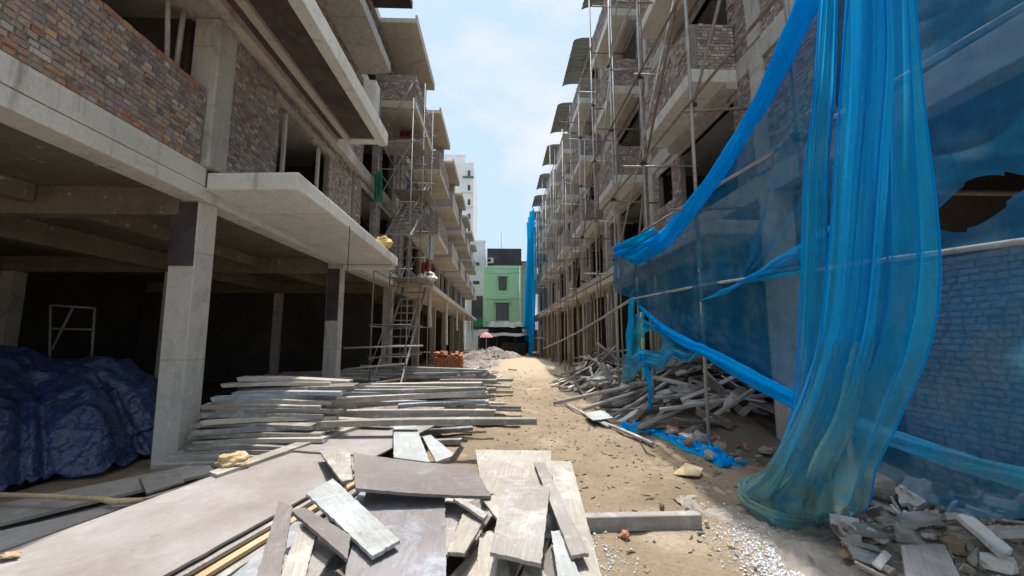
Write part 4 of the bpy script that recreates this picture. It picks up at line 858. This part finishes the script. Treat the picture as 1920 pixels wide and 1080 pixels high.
# scrap timber heap under the net
SP = []
for i, (L_, wd, th) in enumerate(((.9, .08, .03), (.6, .13, .025), (1.3, .06, .05), (.5, .10, .04), (.9, .15, .02), (1.8, .05, .05))):
    o = plank_mesh(L_, wd, th, 40+i, 'scrap').build('timber_offcut', 'scrap', origin=(0, 0, 0)); o.data['dims'] = (L_, wd, th); SP.append(o)
def heap(x, y):
    a = 1.22*math.exp(-((x-4.0)/1.0)**2-((y-8.4)/1.9)**2); b = 1.15*math.exp(-((x-3.25)/.85)**2-((y-12.6)/2.0)**2); c = .45*math.exp(-((x-3.9)/1.0)**2-((y-7.0)/.7)**2)
    return max(a, b, c)
hm = MB(); hm.grid(lambda u, v: V((1.6+3.4*u, 4.6+11*v, heap(1.6+3.4*u, 4.6+11*v)*.80-.06+.05*nz3(u*9, v*22, 3))), 50, 90)
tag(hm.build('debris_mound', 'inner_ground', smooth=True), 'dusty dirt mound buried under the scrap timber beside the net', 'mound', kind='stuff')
rr = random.Random(77); k = 0
while k < 296:
    x, y = rr.uniform(1.7, 4.7), rr.uniform(5.2, 14.8); h = heap(x, y)
    if h < .10 or y < 6.5 or rr.random() > .25+h: continue
    an = rr.gauss(2.55, .5) if rr.random() < .65 else rr.uniform(0, 3.14); dx = (heap(x+.15, y)-heap(x-.15, y))/.3; dy = (heap(x, y+.15)-heap(x, y-.15))/.3
    sl = math.atan(dx*math.cos(an)+dy*math.sin(an)); rl = math.atan(-dx*math.sin(an)+dy*math.cos(an))
    put(rr.choice(SP), (x, y, h*.86+.02+.10*rr.random()*h), an, -sl*.8+rr.gauss(0, .24), rl*.7+rr.gauss(0, .4), label='splintered timber offcut in the tangled scrap heap under the blue net', cat='timber', group='scrap timber of the tangled heap'); k += 1
def pole(name, p, q, r_, mat, label, cat='pole', n=8): return tag(MB().tube([p, V(p).lerp(V(q), .5)+V((0, 0, .01)), q], r_, n).build(name, mat, smooth=True), label, cat)
pole('timber_pole', at(1038, 756, 'z', .06), at(1215, 718, 'z', .62), .045, 'plank', 'long pale pole leaning low on the scrap heap, its tip on the sand')
pole('timber_pole', at(1092, 768, 'z', .10), at(1212, 730, 'z', .5), .04, 'plank', 'shorter pale pole below the long one on the scrap heap')
pole('timber_pole', at(1145, 782, 'z', .10), at(1200, 752, 'z', .42), .035, 'plank', 'stubby grey pole end at the front of the scrap heap')
pole('timber_pole', at(1335, 708, 'z', .8), at(1480, 775, 'z', .3), .035, 'plank', 'grey pole sliding down the shaded end of the scrap heap')
pole('timber_pole', at(1300, 690, 'z', .95), at(1385, 762, 'z', .45), .035, 'plank', 'second grey pole sliding down the scrap heap by the net pole')
pole('steel_tube', at(1125, 790, 'z', .05), at(1224, 832, 'z', .06), .03, 'tube', 'short grey tube lying on the dirt by the blue net scrap', 'tube')
pole('steel_tube', at(1040, 747, 'z', .05), at(1140, 800, 'z', .05), .025, 'tube', 'thin grey tube lying along the edge of the dirt track', 'tube')
QB('board', [(1120, 681), (1133, 678), (1152, 712), (1143, 716)], [.95, .95, .5, .5], .02, 'ply_blue', 'pale wide board leaning down the far scrap heap', seed=60)
QB('sheet', [(1095, 775), (1130, 768), (1150, 783), (1112, 788)], .12, .015, 'ply_blue', 'pale flat sheet at the foot of the scrap heap', seed=61)
slab = QB('concrete_slab', [(1270, 812), (1475, 797), (1480, 818), (1290, 822)], .10, .1, 'concrete', 'low flat strip of concrete floor behind the net pole', seed=62)
tag(MB().tube([at(1095, 775, 'z', .02), at(1105, 795, 'z', .03), at(1135, 803, 'z', .02), at(1160, 800, 'z', .03)], .008, 6).build('cable', 'cable', smooth=True), 'loop of thin cable on the sand by the scrap heap', 'cable')
tag(MB().tube([at(1200, 828, 'z', .02), at(1212, 848, 'z', .03), at(1228, 856, 'z', .02)], .01, 6).build('cable', 'cable', smooth=True), 'short curl of dark hose beside the blue net scrap', 'hose')
# rubble around the net pole and under the net
def stones(n, fn, name, mats, label, cat, group, r0, r1, seed, flat=.65):
    rr = random.Random(seed); pr = []
    for i in range(6):
        m = MB(); m.rock((0, 0, 0), 1, seed+i*1.7, flat, 2 if r1 > .08 else 1); pr.append(m.build(name, mats[i % len(mats)], origin=(0, 0, 0)))
    for i in range(n):
        o = pr[i] if i < 6 else clone(rr.choice(pr)); x, y, z = fn(rr); r_ = r0+(r1-r0)*rr.random()**2.2
        o.scale = (r_, r_*rr.uniform(.7, 1.1), r_*rr.uniform(.6, 1)); o.location = (x, y, z+r_*.25); o.rotation_euler = (rr.gauss(0, .4), rr.gauss(0, .4), rr.uniform(0, 6)); tag(o, label, cat, group)
def rz(x, y): return .42*math.exp(-((x-3.5)/.85)**2-((y-2.75)/.75)**2)
rm = MB(); rm.grid(lambda u, v: V((1.75+3*u, 1.2+3.4*v, rz(1.75+3*u, 1.2+3.4*v)-.035+.05*nz3(u*11, v*11, 8)+.05*abs(nz3(u*29, v*29, 4)))), 150, 150)
tag(rm.build('rubble_bed', 'dirty_stone'), 'earthy bed of the rubble heap below the sagging net', 'mound', kind='stuff')
def under_net(r):
    while True:
        x, y = r.uniform(1.9, 4.6), r.uniform(1.5, 4.0)
        if rz(x, y) > .04 and x > 2.45-.5*(3-y): return x, y, rz(x, y)
stones(290, under_net, 'rubble_stone', ['stone', 'stone', 'plaster', 'stone', 'clod', 'dirty_stone'], 'lump of broken concrete in the rubble heap below the sagging net', 'rubble', 'rubble below the sagging net', .014, .085, 3)
stones(60, lambda r: (r.uniform(2.7, 4.2), r.uniform(5.2, 7.0), .06), 'rubble_stone', ['stone', 'red_clay', 'clod', 'stone', 'stone', 'red_clay'], 'lump of earth or brick in the low rubble behind the net pole', 'rubble', 'rubble behind the net pole', .03, .13, 9)
crumple('concrete_boulder', at(1655, 905, 'z', .42), .17, .16, .15, 'stone', 'rounded grey concrete lump at the top of the rubble below the net', 'rubble', 4, .25)
crumple('plaster_chunk', at(1718, 925, 'z', .42), .13, .06, .10, 'plaster', 'jagged white plaster chunk beside the rounded concrete lump', 'rubble', 6, .6)
for i, (px, z, th, mt, lb) in enumerate(((( (1600, 978), (1700, 990), (1690, 1005), (1590, 995)), .22, .03, 'ply_pale', 'cream plank lying across the rubble below the curtain of net'), (((1605, 905), (1625, 900), (1790, 1075), (1765, 1085)), [.35, .35, .2, .2], .03, 'ply_mid', 'grey slat pointing down across the rubble'), (((1690, 1022), (1770, 1020), (1800, 1080), (1700, 1085)), [.3, .3, .25, .25], .04, 'ply_mid', 'broad grey board tilted at the bottom of the rubble'),
        (((1795, 965), (1815, 960), (1900, 1030), (1880, 1040)), [.45, .45, .35, .35], .03, 'white_metal', 'white painted strip lying on the rubble'), (((1680, 962), (1760, 955), (1765, 972), (1690, 985)), .42, .03, 'ply_mid', 'short grey board below the white plaster chunk'), (((1860, 930), (1990, 925), (2000, 955), (1870, 960)), .45, .05, 'ply_mid', 'thick grey board under the sagging net'), (((1560, 965), (1600, 975), (1640, 1000), (1580, 1010)), .16, .02, 'ply_grey', 'dark board in the shade at the foot of the net curtain'))):
    QB('board', px, z, th, mt, lb, seed=70+i)
pole('wooden_stake', at(1612, 1010, 'z', .05), at(1590, 800, 'x', 2.75), .022, 'bamboo', 'thin stake standing in the rubble behind the net curtain')
tag(MB().tube([at(1540, 985, 'z', .05), at(1580, 1020, 'z', .05), at(1620, 1050, 'z', .05), at(1700, 1056, 'z', .12), at(1760, 1058, 'z', .2)], .01, 6).build('cable', 'tube', smooth=True), 'grey cable curving round the rubble at the gravel edge', 'cable')
# gravel and clods
rr = random.Random(2); gm = MB()
for i in range(3900):
    if i < 3500: x, y = rr.gauss(2.15, .22), rr.gauss(2.85, .36); x += (2.9-y)*.15
    else: x, y = rr.gauss(.72, .14), rr.gauss(3.05, .45)
    s_ = .006+.011*rr.random()**1.6; m_ = Matrix.Rotation(rr.uniform(0, 6), 3, V((rr.random(), rr.random(), rr.random())).normalized()) if True else None
    vs = [m_@V(q)*s_*rr.uniform(.7, 1.2) for q in ((1, 0, 0), (-1, 0, 0), (0, 1, 0), (0, -1, 0), (0, 0, .8), (0, 0, -.8))]
    gm.add([V((x, y, gz(x, y)+s_*.4))+q for q in vs], [(0, 2, 4), (2, 1, 4), (1, 3, 4), (3, 0, 4), (2, 0, 5), (1, 2, 5), (3, 1, 5), (0, 3, 5)])
tag(gm.build('gravel', 'gravel'), 'spill of small white gravel on the dirt at the foot of the net', 'gravel', kind='stuff')
cm = MB()
for i in range(1500):
    y = 1.6+rr.random()**1.7*14; x = rr.uniform(-.2, 2.6)+.05*(y-3)
    cm.rock((x, y, gz(x, y)+.002), .006+.02*rr.random()**3, rr.random()*50, .6, 1)
tag(cm.build('earth_crumbs', 'clod'), 'loose crumbs of earth scattered over the dirt track', 'earth', kind='stuff')

# ---------------------------------------------------------------- blue tarpaulin and the dim bay
tp = thing('tarpaulin', (-6.2, 5.8, 0), 'dark blue crumpled tarpaulin thrown over a pile in the open bay', 'tarpaulin')
def tri(x): return 1-2*abs((x % 1)-.5)
def tarp(u, v):
    an = u*6.2832; c_, s_ = math.cos(an), math.sin(an); n1 = noise.noise(V((c_*1.5, s_*1.5, 3))); n2 = noise.noise(V((c_*3, s_*3, 8)))
    r0 = 1+.16*n1; r = v*r0
    h = 1.40*max(0, 1-(v*1.02)**3.0) if v < .98 else 0
    x, y = 1.9*r*c_, 1.62*r*s_
    f = tri(an*1.43+n1*1.6+v*.35)-.5; f2 = tri(an*3.5+n2*1.8-v*.5)-.5; side = min(1, max(0, (v-.28)*1.9))
    x += c_*(.22*f+.10*f2)*side; y += s_*(.22*f+.10*f2)*side
    lump = .13*noise.noise(V((x*.95, y*.95, 2)))+.11*(1-2.2*abs(noise.noise(V((x*1.1+y*.7, y*.8-x*.4, 5)))))
    cr = .045*(1-3*abs(noise.noise(V((x*2.4-y*1.4, y*2.1+x*1.6, 9)))))+.035*(1-3*abs(noise.noise(V((x*4.4+y*2, y*4.6-x*2, 4)))))
    z = .03+max(0, h*(.86+lump)+cr*min(1, h*3)+(.09*tri(an*9+3*n2)*(v > .9)))
    return V((-6.38+x, 5.72+y, z+(.05*f*side if z > .1 else 0)))
MB().grid(tarp, 300, 90).build('sheet', 'tarp', tp, smooth=True)
fr = thing('trestle_frame', (-8.6, 8.3, 0), 'pale steel frame trestle standing in the dark behind the tarpaulin', 'trestle')
fp = lambda px, py: at(px, py, 'y', 8.3)
for nm, a, b in (('post', (93, 700), (95, 572)), ('post', (170, 700), (178, 578)), ('rail', (95, 572), (178, 578)), ('rail', (98, 616), (172, 618)), ('brace', (98, 655), (138, 574))):
    MB().tube([fp(*a), fp(*b)], .022, 8).build(nm, 'dull_tube', fr, smooth=True)
for nm, a, b in (('post', (93, 700), (95, 572)), ('post', (170, 700), (178, 578))):
    MB().tube([fp(*a)-V((0, 0, 1.5)), fp(*a)], .022, 8).build('leg', 'dull_tube', fr, smooth=True)
crumple('yellow_sack', at(719, 456, 'x', -2.8), .2, .26, .15, 'yellow_sack', 'crumpled yellow sack on the edge of the wide concrete canopy', 'sack', 2, .35)

# ---------------------------------------------------------------- scaffold tower with stairs
tw = thing('scaffold_tower', (-3.0, 13, 0), 'galvanised scaffold tower with stair flights against the brick row', 'scaffold')
TX = (-3.6, -2.62); TY = (11.6, 13.3, 15.0)
for x in TX:
    for y in TY:
        tube_part('standard', [(x, y, 0), (x, y, 10.4 if y > 12 else 8.8)],   .021, 'dull_tube', tw)
zs = [1.0, 1.9, 3.5, 4.5, 5.5, 6.5, 7.4, 8.4, 9.3]
for z in zs:
    for x in TX:
        if not (x > -3 and z < 3): tube_part('ledger', [(x, TY[0]-.15, z), (x, TY[2]+.1, z)],   .017, 'dull_tube', tw, 6)
    for y in TY: tube_part('transom', [(TX[0]-.1, y+.03, z+.05), (TX[1]+.12, y+.03, z+.05)],   .017, 'dull_tube', tw, 6)
for z0, z1 in ((3.5, 5.5), (5.5, 7.4), (7.4, 9.3)):
    for y in TY: tube_part('brace', [(TX[0], y-.03, z0), (TX[1], y-.03, z1)], .016, 'dull_tube', tw, 6)
def stair(y0, y1, z0, z1, x0, x1, ntr):
    for x in (x0, x1):
        m = MB(); m.bar((x, y0, z0), (x, y1, z1), .045, .10); m.build('stringer', 'dull_tube', tw)
        tube_part('handrail', [(x, y0+.2, z0+.9), (x, y1, z1+.75)], .016, 'dull_tube', tw, 6)
    for i in range(1, ntr):
        t = i/ntr; y, z = y0+(y1-y0)*t, z0+(z1-z0)*t
        part('tread', 'dull_tube', tw, (x0+.03, x1-.03, y-.09, y+.09, z-.02, z+.02))
stair(11.4, 15.2, 0, 3.5, -3.55, -2.75, 13); stair(12.0, 14.6, 4.55, 6.5, -3.45, -2.7, 9); stair(12.0, 14.6, 7.4, 9.3, -3.45, -2.7, 9)
part('platform', 'ply_mid', tw, (-3.6, -2.4, 13.4, 15.1, 3.53, 3.57)); part('platform', 'ply_mid', tw, (-3.6, -2.4, 13.4, 15.0, 6.53, 6.57)); part('platform', 'ply_mid', tw, (-3.6, -2.4, 11.7, 12.6, 7.43, 7.47))
def hang(name, x, y, z, w_, h_, mat, label, cat, seed):
    m = MB(); m.grid(lambda u, v: V((x+w_*(u-.5)*(1-.15*v), y+.06*math.sin(u*17+seed)+.05*math.sin(v*5+seed), z-h_*v+.05*math.sin(u*5+seed))), 24, 16)
    return tag(m.build(name, mat, smooth=True), label, cat)
hang('hanging_cloth', -3.2, 13.32, 9.25, .55, 1.5, 'red_cloth', 'dark red cloth hanging high in the scaffold tower', 'cloth', 1)
hang('hanging_cloth', -2.8, 14.98, 4.4, .4, .8, 'red_cloth', 'small red cloth hanging low behind the tower stair', 'cloth', 3)
hang('hanging_cloth', -3.55, 11.55, 6.4, .25, .9, 'green_cloth', 'green rag tied to the scaffold tower', 'cloth', 5)
hang('hanging_cloth', -2.6, 15.0, 5.4, .35, .9, 'white_cloth', 'white cloth draped on the tower beside the balcony', 'cloth', 7)
crumple('white_sack', (-2.75, 15.4, 3.85), .35, .5, .2, 'white_cloth', 'whitish sacking bunched on the low canopy beyond the tower stair', 'sack', 12, .4)
# side rails by the stair foot
for i, (p, q, lb) in enumerate((((-4.2, 11.2, 1.3), (-2.2, 11.9, 1.35), 'upper rail tied across the foot of the tower stair'), ((-4.1, 11.0, .75), (-2.6, 11.7, .85), 'middle rail tied across the foot of the tower stair'), ((-4.3, 10.9, .25), (-2.7, 11.5, .45), 'low slanting rail tied across the foot of the tower stair'))):
    pole('steel_pole', p, q, .025, 'tube', lb)

# ---------------------------------------------------------------- brick stack, sacks and debris down the track
rr = random.Random(31); bp = MB(); bp.box(-.112, .112, -.068, .068, 0, .062); b0 = bp.build('brick', 'red_clay', origin=(0, 0, 0)); bevel(b0, .004)
n = 0
for lay in range(14):
    for i in range(8):
        for j in (0, 1, 2):
            if lay > 10 and rr.random() < .55: continue
            if lay < 12 and i not in (0, 7) and j == 1: continue
            o = b0 if n == 0 else clone(b0); n += 1; e = lay % 2
            o.location = (-2.68+i*.150+.012*rr.gauss(0, 1), 17.3+j*.25+.01*rr.gauss(0, 1), .02+lay*.066+(.02 if lay > 10 else 0)); o.rotation_euler = (0, rr.gauss(0, .5) if lay > 11 else 0, 1.57+rr.gauss(0, .06))
            tag(o, 'red clay brick in the square brick stack beside the sand track', 'brick', 'bricks of the square stack')
def gmound(name, c, rx, ry, h, mat, label, cat, seed, am=.5):
    m = MB(); cx, cy = c
    def fn(u, v):
        a, b = (u-.5)*2, (v-.5)*2; k = max(0, 1-a*a-b*b)**.6
        return V((cx+a*rx, cy+b*ry, -.03+h*k*(1+am*noise.noise(V((a*2.5, b*2.5, seed)))+.5*am*abs(noise.noise(V((a*7, b*7, seed)))))))
    m.grid(fn, 40, 34); return tag(m.build(name, mat), label, cat)
gmound('debris_heap', (-.6, 30), 2.4, 2.0, .65, 'dirty_stone', 'grey debris heap with pale scraps in front of the dark shelter', 'debris', 3, .8)
gmound('sand_heap', (-.9, 21.5), 1.3, 1.2, .35, 'stone', 'low grey spill of rubble beyond the brick stack', 'debris', 7, .8)
rr = random.Random(8)
for i in range(46):
    a, b = rr.gauss(0, .5), rr.gauss(-.3, .45); x, y = -.6+2.0*a, 30+1.9*b; z = .62*max(0, 1-a*a-b*b)**.6
    c = V((x, y, max(.05, z))); u_ = V((rr.gauss(0, 1), rr.gauss(0, .5), rr.gauss(0, .7))).normalized()*rr.uniform(.1, .38); v_ = V((u_.y, -u_.x, .4)).normalized()*rr.uniform(.04, .15)
    quad_board('debris_scrap', [c-u_-v_, c+u_-v_, c+u_+v_, c-u_+v_], .03, rr.choice(['white_cloth', 'ply_blue', 'white_metal', 'scrap']), 'pale scrap piece stuck in the far grey debris heap', cat='scrap', group='scraps of the far debris heap', seed=i)
for i in range(40):
    a = rr.uniform(0, 6.28); x, y = -1.0+.9*rr.gauss(0, .6), 16.0+rr.gauss(0, 1.3)
    c = V((x+.25, y, .1+.25*rr.random())); u_ = V((rr.gauss(0, 1), rr.gauss(0, 1), rr.gauss(0, .3))).normalized()*rr.uniform(.06, .2); v_ = V((u_.y, -u_.x, .05)).normalized()*rr.uniform(.02, .06)
    quad_board('debris_scrap', [c-u_-v_, c+u_-v_, c+u_+v_, c-u_+v_], .03, rr.choice(['white_cloth', 'ply_grey', 'ply_pale', 'plank']), 'small scrap piece littered between the brick stack and the plank stacks', cat='scrap', group='scraps by the brick stack', seed=100+i)
gmound('scrap_mound', (-.85, 15.9), .75, .9, .34, 'dark', 'dark lumpy sack heap beside the brick stack', 'heap', 17, .7)
pole('timber_beam', (-2.2, 24.2, .12), (1.0, 24.6, .12), .07, 'ply_pale', 'long pale beam lying across the sand before the debris heap', 'timber')
pole('timber_beam', (-3.2, 16.6, .3), (-1.6, 16.9, .3), .05, 'ply_pale', 'pale beam beside the brick stack', 'timber')
# ---------------------------------------------------------------- street end
sh = thing('dark_shelter', (.8, 38, 0), 'low black tarpaulin shelter in front of the green house', 'shelter')
def roof(x0, x1, y0, y1, za, zb, nm, seed):
    m = MB(); m.grid(lambda u, v: V((x0+(x1-x0)*u, y0+(y1-y0)*v, za+(zb-za)*v+.10*noise.noise(V((u*5, v*4, seed)))+.05*math.sin(u*16))), 40, 12); return m.build(nm, 'dark', sh)
roof(-1.9, 2.9, 35.6, 39, 1.7, 2.35, 'roof_sheet', 1); roof(-1.0, 2.2, 37.0, 40, 2.5, 3.1, 'roof_sheet', 4)
for x in (-1.8, -.2, 1.4, 2.8):
    MB().tube([(x, 35.7, 0), (x, 35.7, 1.7)], .05, 8).build('post', 'dark', sh); MB().tube([(x, 39.5, 0), (x, 39.5, 2.5)], .05, 8).build('post', 'dark', sh)
part('back_panel', 'dark', sh, (-1.9, 3.0, 40.2, 40.3, 0, 2.6)); part('crate', 'dark', sh, (.2, 2.4, 36.5, 38, 0, 1.1))
pa = thing('parasol', (-1.1, 36.5, 0), 'faded pink and white parasol over the dark shelter', 'parasol')
MB().tube([(-1.1, 34.8, 0), (-1.1, 34.8, 1.95)], .03, 8).build('pole', 'white_metal', pa)
def par(u, v): an = u*6.283; return V((-1.1+.55*v*math.cos(an), 34.8+.55*v*math.sin(an), 2.0-.4*v*v-.05*abs(math.sin(4*an))*v))
MB().grid(lambda u, v: par(u*.5, v), 32, 6).build('canopy_panel', 'white_cloth', pa, smooth=True); MB().grid(lambda u, v: par(.5+u*.5, v), 32, 6).build('canopy_panel', 'pink_cloth', pa, smooth=True)

gh = thing('green_house', (.7, 48, 0), 'narrow light green house with a dark metal top storey at the street end', 'house')
GX0, GX1 = at(907, 600, 'y', 48).x, at(978, 600, 'y', 48).x; ZZ = lambda py: at(940, py, 'y', 48).z
s = MB(); s.box(GX0, GX1, 48, 56, -.1, ZZ(498)); s.box(GX0-.03, GX1+.03, 47.94, 47.997, ZZ(561), ZZ(557.5)); s.box(GX0-.03, GX1+.03, 47.94, 47.997, ZZ(617), ZZ(613)); s.box(GX0-.03, GX1+.03, 47.92, 47.997, ZZ(503), ZZ(499)); s.build('wall', 'green_paint', gh)
s = MB(); z0, z1 = ZZ(498), ZZ(466)
for i in range(22):
    a = GX0+.35+(GX1-GX0-.35)*i/22; b = a+(GX1-GX0-.35)/22; s.box(a, a+(b-a)*.6, 47.99, 48.05, z0, z1); s.box(a+(b-a)*.6, b, 48.02, 48.08, z0, z1)
s.box(GX0+.35, GX1, 48.1, 55.9, z0, z1-.02); s.build('metal_storey', 'dark_metal', gh)
def win(x0, x1, z0, z1, aw):
    f = part('window', 'glass', gh, (x0, x1, 47.96, 47.995, z0, z1))
    s = MB()
    for a, b, c, d in ((x0-.06, x0, z0-.06, z1+.06), (x1, x1+.06, z0-.06, z1+.06), (x0, x1, z1, z1+.06), (x0, x1, z0-.06, z0), ((x0+x1)/2-.02, (x0+x1)/2+.02, z0, z1)): s.box(a, b, 47.93, 47.998, c, d)
    for q in range(1, 4): s.box(x0, x1, 47.945, 47.955, z0+(z1-z0)*q/4-.015, z0+(z1-z0)*q/4+.015)
    s.build('frame', 'dark', f); s = MB(); s.hexa([(x0-aw, 47.3, z1+.12), (x1+aw, 47.3, z1+.12), (x1+aw, 47.99, z1+.3), (x0-aw, 47.99, z1+.3), (x0-aw, 47.3, z1+.16), (x1+aw, 47.3, z1+.16), (x1+aw, 47.99, z1+.36), (x0-aw, 47.99, z1+.36)]); s.build('awning', 'sheet_metal', f)
W2 = lambda px, py: at(px, py, 'y', 48)
win(W2(936, 540).x, W2(949, 540).x, ZZ(543), ZZ(521), .25); win(W2(931, 590).x, W2(953, 590).x, ZZ(599), ZZ(570), .4)
def ac(x, z, nm):
    f = part('air_conditioner', 'white_metal', gh, (x-.4, x+.4, 47.55, 47.95, z, z+.6)); m = MB(); m.tube([(x-.1, 47.54, z+.3), (x-.1, 47.549, z+.3)], .22, 16); m.build('fan_grille', 'dark', f)
ac(W2(919, 490).x, ZZ(494), 1); ac(W2(932, 608).x, ZZ(612), 2)
an_ = W2(940, 440).x; m = MB(); m.tube([(an_, 49, z1-.05), (an_, 49, z1+2.2)], .035, 6); 
for q in range(4): m.tube([(an_-.3+.04*q, 49, z1+1.1+.3*q), (an_+.3-.04*q, 49, z1+1.1+.3*q)], .02, 5)
m.build('antenna', 'tube', gh)
m = MB(); m.tube([(GX1-.25, 47.9, 0), (GX1-.25, 47.9, z0)], .06, 8); m.build('drain_pipe', 'white_metal', gh, smooth=True)
m = MB(); [m.tube([(GX0+.2, 47.85, zz_), (GX0+1.6, 47.85, zz_-.12), (GX1-.2, 47.85, zz_+.03)], .018, 5) for zz_ in (ZZ(560), ZZ(512), ZZ(604))]; m.build('wiring', 'cable', gh)
part('doorway', 'dark_metal', gh, (GX0+.4, GX1-.4, 47.9, 47.99, 0, 2.3))
wh = thing('white_house', (-2.8, 50, 0), 'pale white house with small windows beside the green house', 'house')
wx0, wx1 = at(874, 600, 'y', 50).x, at(908, 600, 'y', 50).x; Z5 = lambda py: at(900, py, 'y', 50).z
part('wall', 'white_wall', wh, (wx0, wx1, 50, 58, -.1, Z5(455))); part('roof_parapet', 'white_wall', wh, (wx0-.1, wx1+.1, 49.9, 50.2, Z5(455), Z5(451)))
for py in (495, 530): f = part('window', 'glass', wh, (at(887, py, 'y', 50).x, at(899, py, 'y', 50).x, 49.95, 49.99, Z5(py+3), Z5(py-3)))
f = part('doorway', 'dark_metal', wh, (at(884, 590, 'y', 50).x, at(905, 590, 'y', 50).x, 49.9, 49.98, Z5(618), Z5(555))); part('shutter', 'green_cloth', f, (at(884, 590, 'y', 50).x, at(905, 590, 'y', 50).x, 49.86, 49.899, Z5(612), Z5(596)))
part('water_tank', 'white_metal', wh, (at(880, 445, 'y', 50).x, at(893, 445, 'y', 50).x, 51, 52, Z5(453), Z5(446)))
tb = thing('tower_block', (-5, 62, 0), 'tall pale block rising behind the brick row at the street end', 'building')
tx0, tx1 = at(845, 400, 'y', 62).x, at(887, 400, 'y', 62).x; Z6 = lambda py: at(880, py, 'y', 62).z
part('wall', 'white_wall', tb, (tx0-6, tx1, 62, 74, -.1, Z6(305))); part('roof_room', 'white_wall', tb, (tx0-3, at(872, 300, 'y', 62).x, 63, 70, Z6(305), Z6(285)))
for py in range(325, 600, 27):
    part('window', 'glass', tb, (at(877, py, 'y', 62).x, at(882, py, 'y', 62).x, 61.93, 61.99, Z6(py+7), Z6(py-5))); part('balcony_plant' if py == 325 else 'ledge', 'green_cloth' if py == 325 else 'white_wall', tb, (at(868, py, 'y', 62).x, tx1+.05, 61.6, 61.95, Z6(py+9), Z6(py+7)))
bw = thing('brick_house', (4.2, 50, 0), 'narrow dark brick house behind the far net, beside the green house', 'house')
part('wall', 'far_brick', bw, (GX1+.15, GX1+.75, 50, 56, -.1, ZZ(485))); part('roof', 'dark_metal', bw, (GX1+.1, GX1+.8, 49.9, 56, ZZ(485), ZZ(484)))
gate = thing('boundary_wall', (2.5, 46, 0), 'dark low wall with a grey gate between the green house and the far net', 'wall')
part('panel', 'dark_metal', gate, (GX0-.5, 6, 46.3, 46.45, -.1, 2.4))

rr = random.Random(55)
for i in range(150):
    x, y, z = under_net(rr); u_ = V((rr.gauss(0, 1), rr.gauss(0, 1), rr.gauss(0, .35))).normalized()*rr.uniform(.03, .15); v_ = V((-u_.y, u_.x, .2*rr.random())).normalized()*rr.uniform(.012, .05); c = V((x, y, z+.05+.05*rr.random()))
    quad_board('debris_scrap', [c-u_-v_, c+u_-v_, c+u_+v_, c-u_+v_], .015, rr.choice(['scrap', 'ply_mid', 'ply_pale', 'plank', 'plaster']), 'splinter of board or plaster mixed into the rubble below the sagging net', cat='scrap', group='scraps in the rubble below the net', seed=i)
lm = MB()
for i in range(420):
    y = 2.2+rr.random()**1.5*16; x = rr.uniform(-.3, 2.7); a_ = rr.uniform(0, 3.14); l_, w_ = rr.uniform(.008, .045), rr.uniform(.003, .012)
    c = V((x, y, gz(x, y)+.006)); u_ = V((math.cos(a_)*l_, math.sin(a_)*l_, rr.gauss(0, .004))); v_ = V((-math.sin(a_)*w_, math.cos(a_)*w_, 0)); h_ = V((0, 0, .004))
    lm.hexa([c-u_-v_-h_, c+u_-v_-h_, c+u_+v_-h_, c-u_+v_-h_, c-u_-v_+h_, c+u_-v_+h_, c+u_+v_+h_, c-u_+v_+h_])
tag(lm.build('litter', 'scrap'), 'small wood splinters and litter trodden into the dirt track', 'litter', kind='stuff')
# slack wires across the facades
def wire(p, q, sag, lb):
    p, q = V(p), V(q); tag(MB().tube([p.lerp(q, t/14)-V((0, 0, sag*4*(t/14)*(1-t/14))) for t in range(15)], .008, 5).build('cable', 'cable'), lb, 'cable')
wire((-3.3, 15.3, 9.3), (-2.6, 26, 6.2), .7, 'slack black cable sagging along the brick balconies beyond the tower')
wire((3.1, 8, 7.0), (3.3, 13, 5.2), .5, 'slack black cable hanging between scaffold poles by the brick balconies')
wire((-3.8, 10.4, 5.2), (-3.3, 13.4, 4.2), .35, 'slack black cable running from the wide canopy to the scaffold tower')
wire((-2.66, 7.1, 3.55), (-2.66, 7.1, 2.6), 0, 'thin cord dangling from the underside of the wide canopy')
